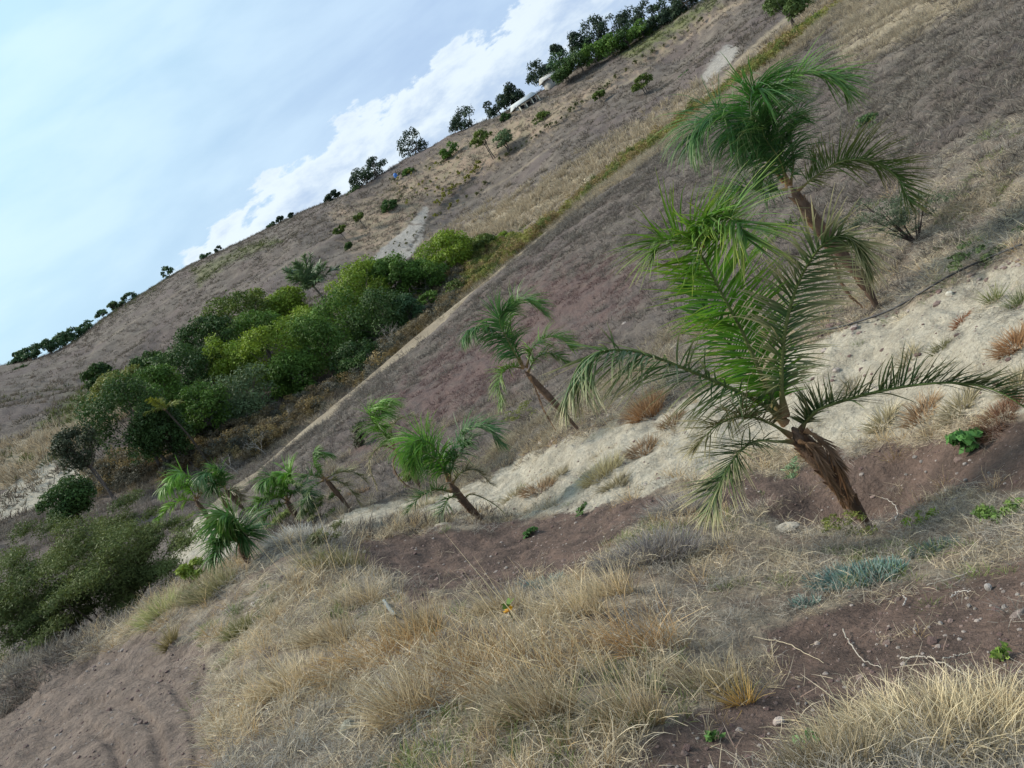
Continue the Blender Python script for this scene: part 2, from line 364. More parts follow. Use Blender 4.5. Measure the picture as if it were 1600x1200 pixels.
ii, jj = np.meshgrid(np.arange(na - 1), np.arange(nr - 1), indexing='ij'); q = (ii * nr + jj).ravel()
GF = np.stack([q, q + nr, q + nr + 1, q + 1], 1)[:, ::-1]
# ---- ground material: weights come as attributes, grain and break-up from noise
m = bpy.data.materials.new('ground'); m.use_nodes = True; t = NT(m.node_tree)
geo = t.n('ShaderNodeNewGeometry').outputs['Position']
wa = t.n('ShaderNodeSeparateColor'); t.set(wa.inputs[0], t.n('ShaderNodeAttribute', attribute_name='wa').outputs['Color'])
wb = t.n('ShaderNodeSeparateColor'); t.set(wb.inputs[0], t.n('ShaderNodeAttribute', attribute_name='wb').outputs['Color'])
wc = t.n('ShaderNodeSeparateColor'); t.set(wc.inputs[0], t.n('ShaderNodeAttribute', attribute_name='wc').outputs['Color'])
wd = t.n('ShaderNodeSeparateColor'); t.set(wd.inputs[0], t.n('ShaderNodeAttribute', attribute_name='wd').outputs['Color'])
nf = t.noise(geo, 28, 6, .65); nm = t.noise(geo, 3.2, 6, .6); nl = t.noise(geo, .45, 5, .6); nh = t.noise(geo, .07, 4, .55)
nx = t.noise(geo, 110, 4, .7)
# base: far slopes purplish grey, near ground grey-brown litter
far = t.mix(t.ramp(nl, .35, .65), rgb(.092, .076, .066), rgb(.15, .128, .108))
far = t.mix(t.ramp(nh, .42, .62, 0, .6), far, rgb(.115, .088, .086))
strk = t.noise(t.map(geo, (.05, .03, .9)), 1.0, 6, .6)
far = t.mix(t.ramp(strk, .48, .62, 0, .55), far, rgb(.10, .082, .075))
far = t.mix(t.ramp(nm, .5, .68, 0, .45), far, rgb(.20, .172, .142))
near = t.mix(t.ramp(nm, .38, .62), rgb(.15, .115, .09), rgb(.29, .24, .18))
base = t.mix(wd.outputs[0], far, near)
def layer(base, wgt, ca, cb, nz=nm, soft=.22):
    f = t.ramp(t.math('ADD', wgt, t.math('MULTIPLY', t.math('SUBTRACT', nf, .5), .7)), .5 - soft, .5 + soft)
    return t.mix(f, base, t.mix(t.ramp(nz, .35, .65), ca, cb))
base = layer(base, wa.outputs[2], rgb(.36, .30, .21), rgb(.27, .22, .155), nl, .5)      # tan
base = layer(base, wc.outputs[0], rgb(.135, .09, .08), rgb(.115, .078, .072), nl, .5)      # rust
base = layer(base, wc.outputs[1], rgb(.24, .20, .135), rgb(.30, .22, .16), nl, .5)        # orchard
base = layer(base, wc.outputs[2], rgb(.10, .12, .045), rgb(.17, .17, .08), nl, .5)        # green
base = layer(base, wb.outputs[1], rgb(.20, .15, .08), rgb(.12, .095, .05), nm, .5)        # brush
base = layer(base, wa.outputs[1], rgb(.155, .108, .088), rgb(.10, .072, .06), nm)        # red soil
base = layer(base, wb.outputs[0], rgb(.205, .16, .132), rgb(.155, .12, .10), nm)        # track
base = layer(base, wa.outputs[0], rgb(.42, .38, .305), rgb(.325, .29, .228), nm)            # sand
base = layer(base, wb.outputs[2], rgb(.22, .178, .128), rgb(.29, .24, .175), nl, .4)        # path
base = layer(base, wd.outputs[1], rgb(.31, .29, .26), rgb(.22, .20, .18), nm, .35)         # pale outcrop
base = layer(base, wd.outputs[2], rgb(.06, .055, .045), rgb(.05, .045, .04), nl, .5)      # dark gutter
gr = t.ramp(nf, .3, .7, .72, 1.25, False); gx = t.ramp(nx, .3, .7, .8, 1.2, False)
sc1 = t.n('ShaderNodeVectorMath', operation='SCALE'); t.set(sc1.inputs[0], base); t.set(sc1.inputs['Scale'], t.math('MULTIPLY', gr, gx))
b = t.n('ShaderNodeBsdfPrincipled'); t.set(b.inputs['Base Color'], sc1.outputs[0]); b.inputs['Roughness'].default_value = .95; b.inputs['Specular IOR Level'].default_value = .12
bp = t.n('ShaderNodeBump'); bp.inputs['Strength'].default_value = .75; bp.inputs['Distance'].default_value = .05
t.set(bp.inputs['Height'], t.math('ADD', nf, t.math('MULTIPLY', nx, .35)))
bp2 = t.n('ShaderNodeBump'); bp2.inputs['Strength'].default_value = .45; bp2.inputs['Distance'].default_value = .4
t.set(bp2.inputs['Height'], nm); t.set(bp2.inputs['Normal'], bp.outputs[0]); t.set(b.inputs['Normal'], bp2.outputs[0])
out = t.n('ShaderNodeOutputMaterial'); t.nt.links.new(b.outputs[0], out.inputs[0])
M_ground = m
gm = mesh('ground', GV, GF, M_ground, smooth=True)
rr = np.hypot(GV[:, 0], GV[:, 1]); nearw = np.clip((15 - rr) / 5, 0, 1)
for nme, a, b_, c_ in (('wa', 'sand', 'red', 'tan'), ('wb', 'track', 'brush', 'path'), ('wc', 'rust', 'orchard', 'green'), ('wd', None, 'white', 'dark')):
    at = gm.color_attributes.new(nme, 'FLOAT_COLOR', 'POINT'); cc = np.ones((len(GV), 4), dtype=np.float32)
    cc[:, 0] = W_[a] if a else nearw; cc[:, 1] = W_[b_]; cc[:, 2] = W_[c_]; at.data.foreach_set('color', cc.ravel())
ground = tag(obj('ground', gm), kind='structure')
bvh = BVHTree.FromPolygons(GV.tolist(), GF.tolist())
def gz(x, y):
    h = bvh.ray_cast(Vector((x, y, 300)), Vector((0, 0, -1))); return h[0][2] if h[0] else 0.0
def G(px, py):
    """where the ground is seen at a pixel"""
    h = bvh.ray_cast(Vector(CAM), Vector(ray(px, py)))
    return np.array(h[0]) if h[0] else P(px, py, 150)
def hdist(p): return math.hypot(p[0], p[1])
tsel = np.radians(azs)
def gzv(x, y):
    """bilinear height lookup, vectorised"""
    r = np.log(np.hypot(x, y)); a = np.degrees(np.arctan2(x, y))
    fi = np.interp(a, azs, np.arange(na)); fj = np.interp(r, lrs, np.arange(nr))
    i = np.clip(fi.astype(int), 0, na - 2); j = np.clip(fj.astype(int), 0, nr - 2); u = fi - i; v = fj - j
    return (ZG[i, j] * (1 - u) + ZG[i + 1, j] * u) * (1 - v) + (ZG[i, j + 1] * (1 - u) + ZG[i + 1, j + 1] * u) * v

# ------------------------------------------------------------------ palms
GREEN = np.array([.08, .185, .025]); GREEN2 = np.array([.13, .29, .028]); DGREEN = np.array([.05, .125, .032]); YEL = np.array([.30, .30, .05]); STRAW = np.array([.60, .49, .28]); DEAD = np.array([.17, .10, .055])
def frond(palm, off, pts, L, n=60, col=GREEN, tip=STRAW, dry=.5, pet=.12, lift=.35, fall=.9, wdt=.016, wind=(0, 0, 0), rad=.014, side0=None, dense=1, spread=1.0):
    p = catmull(pts, 28); T = norm(np.gradient(p, axis=0)); ln = np.linalg.norm(np.diff(p, axis=0), axis=1).sum()
    g = Geo(); rc = np.linspace(0, 1, 28)[:, None]
    c_r = np.array([.17, .17, .06]) * (1 - rc) + np.array([.13, .20, .06]) * rc if dry < .95 else DEAD + 0 * rc
    c_r = c_r * (1 - np.clip(1 - rc / .14, 0, 1)) + np.array([.26, .15, .08]) * np.clip(1 - rc / .14, 0, 1)
    tube(g, p, rad * (1 - .85 * rc[:, 0]) * (1 + 1.1 * np.clip(1 - rc[:, 0] / .12, 0, 1)), 6, c_r)
    fr = obj('frond', g.mesh('frond', M_bark, off, True), palm)
    S = np.zeros_like(T); s = np.cross(T[0], [0, 0, 1.0]) if side0 is None else np.array(side0, float)
    for k in range(28):
        s = s - T[k] * (s @ T[k]); s = s / max(np.linalg.norm(s), 1e-6); S[k] = s
    N = np.cross(S, T); g = Geo()
    n = int(n * 1.75); wdt = wdt * .74; L = L * 1.12; u = np.tile(np.linspace(pet, .995, n), 2 * dense) + rng.normal(size=2 * n * dense) * .004; u = np.clip(u, 0, .999)
    sgn = np.concatenate([np.ones(n), -np.ones(n)] * dense); f = u * 27; i = f.astype(int); i = np.minimum(i, 26); v = (f - i)[:, None]
    p0 = p[i] * (1 - v) + p[i + 1] * v; t_ = norm(T[i] * (1 - v) + T[i + 1] * v); s_ = S[i]; n_ = N[i]
    w_ = (u - pet) / (1 - pet); ang = np.radians(68 - 42 * w_) * spread
    lf = lift + rng.normal(size=len(u)) * .24 + .3 * np.sin(u * 23 + rng.uniform(0, 6)); ang = ang * (1 + .16 * np.sin(u * 31 + sgn * 2 + rng.uniform(0, 6)) + rng.normal(size=len(u)) * .07)
    D = t_ * np.cos(ang)[:, None] + s_ * (sgn * np.sin(ang))[:, None] + n_ * lf[:, None] + rng.normal(size=(len(u), 3)) * .07
    prof = np.interp(w_, [0, .12, .4, .75, 1], [.45, .8, 1, .85, .45]); LL = L * prof * rng.uniform(.82, 1.1, len(u))
    bend = np.array([0, 0, -1.0]) * fall + np.array(wind)
    bend = bend[None] * rng.uniform(.7, 1.3, len(u))[:, None]
    br = rng.uniform(.75, 1.3, len(u))[:, None]
    dd = np.clip(dry + rng.normal(size=len(u)) * .22 + (w_ - .5) * .25, 0, 1)[:, None]
    c1 = col * 1.15 * (1 - dd) + tip * dd; c0 = col * br * (1 - .15 * dd)
    if dry > .95: c0 = DEAD * br; c1 = DEAD * 1.5 * br
    ribbons(g, p0, D, LL, wdt, bend, 5, c0, c1 * br ** .5, ref=norm(n_ + rng.normal(size=(len(u), 3)) * .3), cpow=2.7 - 1.25 * min(dry, .9), prof=[.6, 1, .95, .75, .45, .1], wig=.04)
    lo = obj('leaflets', g.mesh('leaflets', M_leaf, off), fr); lo['kind'] = 'stuff'
def palm(name, label, base_px, crown_px, r, trunk_r, fronds, scl=1.0, mid=None, base_r=None, stubs=14, base_z=None):
    b = G(*base_px) if r is None else P(base_px[0], base_px[1], r)
    if r is None: r = hdist(b)
    b = b.copy(); b[2] = gz(b[0], b[1]) - .03
    c = P(crown_px[0], crown_px[1], r)
    e = empty(name, b, label, 'palm', 'young palms planted along the bank')
    pts = [b, *( [P(m[0], m[1], r) for m in mid] if mid else []), c]
    tp = catmull(pts, 16); sidx = np.linspace(0, 1, 16)
    rad = trunk_r * np.interp(sidx, [0, .12, .3, .6, .85, .96, 1], [.5, .5, .8, 1.05, .95, .6, .15]) * (1 + rng.normal(size=16) * .05)
    g = Geo(); tube(g, tp, rad, 10, np.outer(np.interp(sidx, [0, .3, 1], [1, .9, 1.1]), [.13, .085, .06])); obj('trunk', g.mesh('trunk', M_bark, b, True), e)
    T = norm(np.gradient(tp, axis=0))
    for k in range(stubs):                                # dry leaf bases overlapping up the trunk
        s = .3 + .66 * k / max(stubs, 1); i = int(s * 15); a = k * 2.4 + random.random(); ax = norm(np.cross(T[i], [.3, 1, .1])); bx = np.cross(T[i], ax)
        o_ = ax * math.cos(a) + bx * math.sin(a); g = Geo(); ln = trunk_r * random.uniform(.9, 1.7)
        q0 = tp[i] + o_ * rad[i] * .75
        tube(g, [q0, q0 + (T[i] * .95 + o_ * .22) * ln * .5, q0 + (T[i] * .95 + o_ * .38) * ln], [trunk_r * .36, trunk_r * .24, trunk_r * .07], 5, np.array([.17, .10, .06]) * random.uniform(.6, 1.5))
        obj('leaf_base', g.mesh('leaf_base', M_bark, b), e)
    for fpts, L, kw in fronds:
        frond(e, b, [P(q[0], q[1], r + (q[2] if len(q) > 2 else 0)) for q in fpts], L, **kw)
    # stray fibres at the crown
    g = Geo(); k = 260; s = rng.uniform(.35, .98, k); i = (s * 15).astype(int); o_ = norm(rng.normal(size=(k, 3)))
    ribbons(g, tp[i] + o_ * rad[i][:, None] * .8, T[i] + o_ * .9, trunk_r * 1.3, trunk_r * .06, [0, 0, -.8], 3, [.22, .14, .08], [.40, .30, .18])
    fo = obj('fibres', g.mesh('fibres', M_grass, b), e); fo['kind'] = 'stuff'
    return e
kG = dict(n=78, dense=1, wdt=.017)
palm('palm', 'largest young palm with a thick shaggy trunk rising from the red soil hollow', (1350, 812), (1238, 668), 5.45, .072, [
 ([(1228,662,0),(1185,628,0),(1085,582,-.1),(985,548,-.25),(915,560,-.4),(880,625,-.55)], .50, dict(side0=(.2,-.6,.8), n=90, col=DGREEN, dry=.62, fall=.28, lift=.45, wdt=.017, rad=.02)),
 ([(1222,655,.05),(1198,605,.1),(1160,520,.15),(1115,435,.1),(1087,375,-.1),(1105,335,-.35)], .52, dict(n=95, col=np.array([.10,.25,.02]), tip=YEL * 1.2, dry=.45, fall=.35, lift=.25, wdt=.020, rad=.022, side0=RT)),
 ([(1216,655,.1),(1190,600,.25),(1140,540,.35),(1100,480,.4),(1075,440,.3)], .36, dict(n=36, col=np.array([.045,.15,.02]), dry=.2, tip=YEL, fall=.5, lift=.2, wdt=.018, side0=RT)),
 ([(1100,385,-.05),(1075,372,-.15),(1040,375,-.25),(1025,392,-.3)], .45, dict(n=36, col=np.array([.09,.2,.02]), tip=YEL, dry=.6, fall=.5, pet=.0, rad=.006, wdt=.015)),
 ([(1092,372,-.1),(1120,345,-.3),(1150,345,-.45),(1168,375,-.55)], .46, dict(n=42, col=np.array([.08,.2,.025]), tip=YEL*1.1, dry=.6, fall=.5, pet=.0, rad=.006, wdt=.015)),
 ([(1226,650,0),(1221,600,0),(1226,520,.05),(1248,440,.05),(1290,378,-.05),(1335,372,-.15),(1358,420,-.25)], .42, dict(n=90, col=np.array([.05,.12,.028]), tip=STRAW * 1.25, dry=.95 - .01, fall=.45, lift=.3, pet=.14, wdt=.017, rad=.02, side0=RT)),
 ([(1250,675,0),(1262,655,0),(1288,636,-.05),(1380,610,-.2),(1480,598,-.35),(1560,612,-.5),(1640,665,-.65)], .30, dict(side0=(0,-.5,.85), n=95, col=np.array([.04,.085,.02]), dry=.6, fall=.3, lift=.5, pet=.1, wdt=.016, rad=.017)),
 ([(1240,690,0),(1215,690,-.1),(1180,690,-.25),(1150,712,-.4),(1125,755,-.5),(1108,800,-.55)], .38, dict(n=60, col=np.array([.04,.10,.02]), dry=.8, fall=.3, lift=.2, pet=.3, wdt=.014)),
 ([(1235,680,0),(1200,660,-.1),(1160,650,-.2),(1120,665,-.3),(1085,700,-.35)], .34, dict(n=50, col=np.array([.10,.10,.03]), dry=.8, fall=.5, lift=.25, pet=.2, wdt=.012)),
 ([(1258,672,-.05),(1285,690,-.12),(1312,730,-.15),(1328,785,-.15)], .14, dict(n=40, dry=1, fall=.8, lift=.0, pet=.1, spread=.35, rad=.014)),
 ([(1250,690,-.05),(1270,700,-.15),(1295,745,-.2),(1318,790,-.15)], .12, dict(n=36, dry=1, fall=.8, lift=.0, pet=.1, spread=.35, rad=.012)),
], mid=[(1325,775),(1285,725)], stubs=44)
B = DGREEN * np.array([1, 1.12, 1.0])
palm('palm', 'tall palm with dark green windblown crown, its base beside the black hose', (1372, 484), (1236, 292), None, .078, [
 ([(1245,300,0),(1275,275,0),(1315,252,-.1),(1360,252,-.15),(1400,275,-.2),(1422,318,-.3)], .5, dict(side0=(.1,-.5,.8), n=80, col=np.array([.06,.12,.02]), tip=np.array([.30,.24,.08]), dry=.7, fall=.4, lift=.45, wdt=.018)),
 ([(1232,285,0),(1205,225,0),(1205,155,0),(1245,120,-.1),(1295,115,-.2),(1325,145,-.3)], .55, dict(n=80, col=GREEN, dry=.2, tip=YEL, fall=.7, lift=.2, wdt=.02)),
 ([(1232,285,-.1),(1200,225,-.2),(1172,170,-.3),(1180,140,-.5),(1215,150,-.7)], .75, dict(n=75, col=np.array([.05,.16,.025]), dry=.1, fall=1.1, lift=.1, wdt=.02)),
 ([(1225,285,0),(1185,235,0),(1140,190,-.1),(1100,190,-.2),(1080,225,-.3)], .72, dict(n=75, col=B, dry=.15, tip=YEL, fall=1.1, lift=.2, wdt=.018)),
 ([(1230,285,.1),(1215,235,.1),(1190,195,0),(1160,190,-.2),(1140,215,-.4)], .7, dict(n=75, col=B, dry=.05, fall=1.1, lift=.2, wdt=.018)),
 ([(1230,290,-.1),(1218,250,-.2),(1195,215,-.3),(1190,190,-.4)], .62, dict(n=70, col=B*.85, dry=.05, fall=1.1, lift=.1, wdt=.018)),
 ([(1235,290,0),(1240,250,0),(1235,205,0),(1245,180,-.1)], .55, dict(n=60, col=B*.9, dry=.05, fall=1.0, lift=.1, wdt=.018)),
 ([(1230,295,-.05),(1200,300,-.1),(1165,295,-.2),(1135,310,-.3)], .65, dict(n=60, col=B, dry=.25, fall=.7, lift=.3, wdt=.018)),
 ([(1262,342,-.1),(1235,350,-.2),(1205,365,-.3),(1190,390,-.4)], .3, dict(n=34, col=GREEN, dry=.3, fall=.6, wdt=.015)),
 ([(1262,345,0),(1300,400,-.1),(1318,450,-.1),(1345,478,0)], .12, dict(n=24, dry=1, spread=.3, fall=.8)),
], mid=[(1345,435),(1275,348)], stubs=20)
palm('palm', 'palm with bare leaning trunk and blue-green crown on the upper sand edge', (905, 672), (820, 580), None, .056, [
 ([(818,575,0),(795,540,0),(765,512,-.1),(738,512,-.2),(722,530,-.3)], .42, dict(n=60, col=B, dry=.1, fall=.9, wdt=.022)),
 ([(818,575,0),(800,525,0),(800,482,0),(825,468,-.1),(852,490,-.2)], .42, dict(n=60, col=GREEN, dry=.15, tip=YEL, fall=.9, wdt=.022)),
 ([(818,575,-.1),(795,535,-.2),(780,500,-.3),(795,482,-.4)], .5, dict(n=60, col=B, dry=.05, fall=1.1, wdt=.022)),
 ([(818,575,0),(795,575,-.1),(780,595,-.2),(785,635,-.3)], .35, dict(n=50, col=GREEN, tip=YEL, dry=.6, fall=.6, wdt=.02)),
 ([(822,575,0),(835,540,0),(865,525,-.1),(895,540,-.2)], .38, dict(n=50, col=GREEN2*.8, tip=YEL, dry=.4, fall=.9, wdt=.02)),
 ([(825,582,0),(838,560,0),(860,552,-.1),(885,565,-.2)], .3, dict(n=40, col=GREEN, tip=YEL, dry=.5, fall=.9, wdt=.02)),
 ([(828,588,-.1),(838,610,-.2),(850,640,-.2),(868,672,-.1)], .08, dict(n=20, dry=1, spread=.3, fall=.5)),
], mid=[(865,628)], stubs=8)
palm('palm', 'bright green mop-headed palm growing by the brown dirt mound', (755, 812), (702, 755), None, .056, [
 ([(700,752,0),(690,715,-.1),(668,690,-.2),(648,690,-.3),(638,712,-.4)], .48, dict(n=70, col=GREEN2, dry=.05, fall=1.1, wdt=.018)),
 ([(700,750,-.1),(685,722,-.2),(660,705,-.3),(648,725,-.4)], .45, dict(n=60, col=np.array([.06,.17,.02]), dry=.05, fall=1.2, wdt=.018)),
 ([(702,750,0),(705,712,0),(725,680,0),(755,665,-.1),(782,692,-.2)], .40, dict(n=70, col=B*1.1, dry=.12, fall=1.0, wdt=.018)),
 ([(702,752,-.1),(708,725,-.15),(725,700,-.2),(735,690,-.3)], .4, dict(n=50, col=B, dry=.1, fall=1.1, wdt=.018)),
 ([(706,756,0),(722,738,0),(745,735,0),(768,758,-.1)], .24, dict(n=40, col=np.array([.1,.1,.03]), dry=.8, fall=.7, wdt=.014)),
 ([(705,768,0),(680,765,-.1),(655,778,-.2),(636,800,-.3)], .27, dict(n=40, col=DGREEN, dry=.5, fall=.6, wdt=.018)),
 ([(712,775,0),(700,780,-.1),(692,800,-.15),(690,822,-.2)], .3, dict(n=30, col=DGREEN, dry=.6, fall=.4, wdt=.018)),
 ([(724,782,0),(738,772,0),(775,790,-.1),(812,828,-.2)], .09, dict(n=40, col=DEAD, dry=.8, fall=.3, wdt=.008)),
], mid=[(735,795)], stubs=8)
palm('palm', 'slim palm with one upright green frond and brown curled fronds, left of the mop-headed palm', (660, 768), (618, 702), None, .05, [
 ([(616,698,0),(595,672,0),(578,650,-.1),(590,630,-.1),(620,622,-.2)], .55, dict(n=60, col=GREEN2, dry=.05, fall=1.1, wdt=.02)),
 ([(616,698,-.1),(600,675,-.1),(590,655,-.2),(605,640,-.3)], .55, dict(n=50, col=GREEN, dry=.1, fall=1.1, wdt=.02)),
 ([(616,696,0),(612,668,0),(635,650,0),(675,658,0)], .16, dict(n=50, col=np.array([.15,.13,.05]), dry=.9, fall=.5, wdt=.015)),
 ([(618,702,0),(595,698,0),(577,722,-.1),(590,765,-.1)], .16, dict(n=50, col=np.array([.12,.10,.04]), dry=.8, fall=.3, wdt=.015)),
 ([(620,704,0),(615,730,-.1),(632,755,0),(655,768,0)], .12, dict(n=24, dry=1, spread=.3)),
], mid=[(645,740)], stubs=5)
palm('palm', 'small palm with a hooked green frond and tan arching fronds, left of the slim palm', (548, 796), (508, 748), None, .05, [
 ([(508,748,0),(492,728,0),(492,706,0),(520,710,-.1)], .3, dict(n=44, col=GREEN, dry=.1, fall=1.1, wdt=.025)),
 ([(508,748,0),(530,738,0),(552,738,0),(572,752,-.1)], .3, dict(n=44, col=np.array([.14,.15,.05]), dry=.8, fall=.5, wdt=.02)),
 ([(510,750,-.1),(530,752,-.1),(550,768,-.2),(562,788,-.2)], .3, dict(n=44, col=np.array([.13,.14,.05]), dry=.8, fall=.4, wdt=.02)),
 ([(506,750,0),(488,762,-.1),(475,785,-.2),(472,805,-.3)], .35, dict(n=44, col=DGREEN, dry=.4, fall=.5, wdt=.02)),
 ([(506,748,0),(485,742,-.1),(468,752,-.2)], .3, dict(n=36, col=DGREEN, dry=.3, fall=.8, wdt=.02)),
], stubs=5)
palm('palm', 'low bushy palm with dense bright green fronds, left of the palm with the hooked frond', (470, 818), (448, 782), None, .06, [
 ([(448,780,0),(440,760,0),(425,745,-.1),(408,758,-.2)], .5, dict(n=56, col=GREEN, dry=.05, fall=1.1, wdt=.03)),
 ([(448,780,0),(450,758,0),(455,742,-.1),(440,742,-.2)], .5, dict(n=56, col=GREEN2, dry=.05, fall=1.1, wdt=.03)),
 ([(448,782,0),(430,775,-.1),(410,782,-.2),(396,798,-.3)], .45, dict(n=50, col=GREEN, dry=.1, fall=.9, wdt=.03)),
 ([(450,782,0),(462,765,-.1),(476,770,-.2),(484,790,-.2)], .45, dict(n=50, col=DGREEN, dry=.2, fall=.9, wdt=.03)),
 ([(448,785,0),(428,795,-.1),(412,815,-.2)], .4, dict(n=40, col=GREEN, dry=.3, tip=YEL, fall=.8, wdt=.03)),
], stubs=4)
palm('palm', 'yellow-green palm at the far end of the row above the small white sand patch', (338, 826), (306, 782), None, .07, [
 ([(306,780,0),(292,758,0),(270,750,-.2),(250,770,-.3)], .6, dict(n=50, col=GREEN2, tip=YEL, dry=.3, fall=1.0, wdt=.04)),
 ([(306,780,0),(300,752,0),(285,738,-.2),(268,745,-.3)], .6, dict(n=50, col=GREEN2*1.1, dry=.1, fall=1.0, wdt=.04)),
 ([(306,782,0),(285,782,-.2),(262,795,-.3),(248,815,-.4)], .5, dict(n=46, col=GREEN2, tip=YEL, dry=.4, fall=.8, wdt=.04)),
 ([(308,780,0),(325,765,0),(342,772,-.1),(352,792,-.2)], .5, dict(n=46, col=np.array([.14,.15,.04]), tip=np.array([.3,.22,.06]), dry=.7, fall=.7, wdt=.035)),
 ([(308,778,0),(315,755,0),(330,745,-.1)], .4, dict(n=40, col=np.array([.16,.15,.04]), dry=.6, fall=.7, wdt=.035)),
], stubs=3)
palm('palm', 'dark green palm directly right of the yellow-green palm at the far end of the row', (385, 800), (352, 765), None, .07, [
 ([(352,764,0),(340,745,0),(322,738,-.2),(310,750,-.3)], .6, dict(n=46, col=B, dry=.0, fall=1.1, wdt=.04)),
 ([(352,764,0),(350,742,0),(338,730,-.2)], .6, dict(n=46, col=GREEN, dry=.0, fall=1.1, wdt=.04)),
 ([(352,764,-.1),(340,755,-.2),(335,765,-.3)], .6, dict(n=46, col=B, dry=.0, fall=1.1, wdt=.04)),
 ([(354,766,0),(368,768,-.1),(378,782,-.2)], .4, dict(n=36, col=np.array([.15,.12,.04]), dry=.7, fall=.5, wdt=.03)),
], stubs=3)
palm('palm', 'short drooping blue-green palm on the right edge of the small white sand patch', (388, 880), (376, 850), None, .05, [
 ([(376,850,0),(368,825,0),(355,812,-.1),(342,828,-.2)], .42, dict(n=50, col=GREEN, dry=.05, fall=1.1, wdt=.025)),
 ([(376,850,0),(374,825,0),(366,808,-.1),(350,805,-.2)], .4, dict(n=50, col=GREEN, dry=.05, fall=1.1, wdt=.025)),
 ([(376,852,0),(362,840,-.1),(346,852,-.2),(338,870,-.3)], .4, dict(n=50, col=B, dry=.2, fall=1.0, wdt=.025)),
 ([(376,852,0),(380,835,0),(388,838,-.1)], .4, dict(n=40, col=B, dry=.1, fall=1.1, wdt=.025)),
], stubs=3)

# ------------------------------------------------------------------ trees and shrubs
def leaves(g, lobes, n, size, col, col2, shell=.25, droop=.0, aspect=.5):
    c = np.array([l[0] for l in lobes]); rd = np.array([l[1] for l in lobes]); vol = rd.prod(1) ** (2 / 3); vol = vol / vol.sum()
    k = rng.choice(len(lobes), n, p=vol); d = norm(rng.normal(size=(n, 3))); d[:, 2] = np.where(d[:, 2] < -.35, -d[:, 2] * .6, d[:, 2]); d = norm(d)
    rad = (1 - np.abs(rng.normal(size=n)) * shell + (rng.uniform(0, 1, n) < .25) * rng.uniform(0, .28, n))[:, None]; rad = np.maximum(rad, .1)
    p = c[k] + d * rd[k] * rad
    nn = norm(d * .9 + rng.normal(size=(n, 3)) * .7 + np.array([0, 0, .3])); a = norm(np.cross(nn, rng.normal(size=(n, 3)))); b = np.cross(nn, a)
    s = size * rng.uniform(.6, 1.4, n)[:, None]
    V = np.stack([p - a * s, p - b * s * aspect, p + a * s, p + b * s * aspect], 1).reshape(-1, 3)
    tone = (rng.uniform(0, 1, len(lobes))[k] * .6 + rng.uniform(0, 1, n) * .4)[:, None]
    K = np.repeat((np.array(col) * (1 - tone) + np.array(col2) * tone) * rng.uniform(.75, 1.25, n)[:, None], 4, 0)
    g.add(V, np.arange(4 * n).reshape(-1, 4), K)
def make_lobes(c, a, b, k, flat=1.0, sizef=.42, low=-.25):
    L = []
    for i in range(k):
        th = random.random() * 6.283; u = random.uniform(low, 1) ; rr_ = math.sqrt(max(0, 1 - u * u)) * random.uniform(.55, .85)
        s = sizef * random.uniform(.7, 1.2)
        L.append((c + np.array([a * rr_ * math.cos(th), a * rr_ * math.sin(th), b * u * .68]), np.array([a * s, a * s, b * s * 1.15 * flat])))
    return L
def tree(name, label, cat, cpx, cpy, r, apx, bpx, col, col2, k=14, n=2500, leaf=None, group=None, trunks=1, flat=1.0, lean=0, shell=.25, trunkcol=(.12, .10, .085), sizef=.42, tmult=1.0, branches=None, low=-.25):
    c = P(cpx, cpy, r); dist = np.linalg.norm(c - CAM); a = apx * dist / FPX; b = bpx * dist / FPX
    if name == 'ridge_tree': c[2] = max(c[2], gz(c[0], c[1]) + b * .55)
    z0 = gz(c[0], c[1]); base = np.array([c[0] + lean * a, c[1], 0]); base[2] = gz(base[0], base[1]) - .1
    if c[2] - b * .8 < z0: c = c + np.array([0, 0, 0])
    e = empty(name, base, label, cat, group); lob = make_lobes(c, a, b, k, flat, sizef, low); g = Geo()
    lf = leaf or dist * 2.6 / FPX
    leaves(g, lob, n, lf, col, col2, shell); co = obj('crown', g.mesh('crown', M_fol, base), e)
    g = Geo(); tr = max(.05 * a, .03) * tmult
    for q in range(trunks):
        tp = base + np.array([random.uniform(-1, 1) * a * .15 * (trunks > 1), random.uniform(-1, 1) * a * .15 * (trunks > 1), 0])
        mid = (tp + c) / 2 + np.array([random.uniform(-1, 1) * a * .12, 0, 0]); top_ = c + np.array([random.uniform(-1, 1) * a * .3 * (trunks > 1), 0, -b * .15])
        tube(g, catmull([tp, mid, top_], 6), np.linspace(tr, tr * .5, 6), 6, trunkcol)
        for l in lob[q::trunks][:branches or 6]:
            s = mid * .6 + top_ * .4; tube(g, catmull([s, (s + l[0]) / 2 - np.array([0, 0, b * .08]), l[0]], 5), np.linspace(tr * .45, tr * .12, 5), 4, trunkcol)
    obj('trunk', g.mesh('trunk', M_bark, base, True), e)
    return e
OL = ((.06, .10, .018), (.14, .18, .03)); YG = ((.10, .17, .016), (.24, .32, .03)); DK = ((.028, .06, .016), (.065, .12, .025)); MG = ((.05, .11, .018), (.12, .21, .03)); BG = ((.04, .085, .035), (.07, .13, .05)); GG = ((.06, .10, .045), (.12, .17, .07)); SIL = ((.02, .038, .024), (.045, .075, .035))
GB = 'trees in the gully belt'
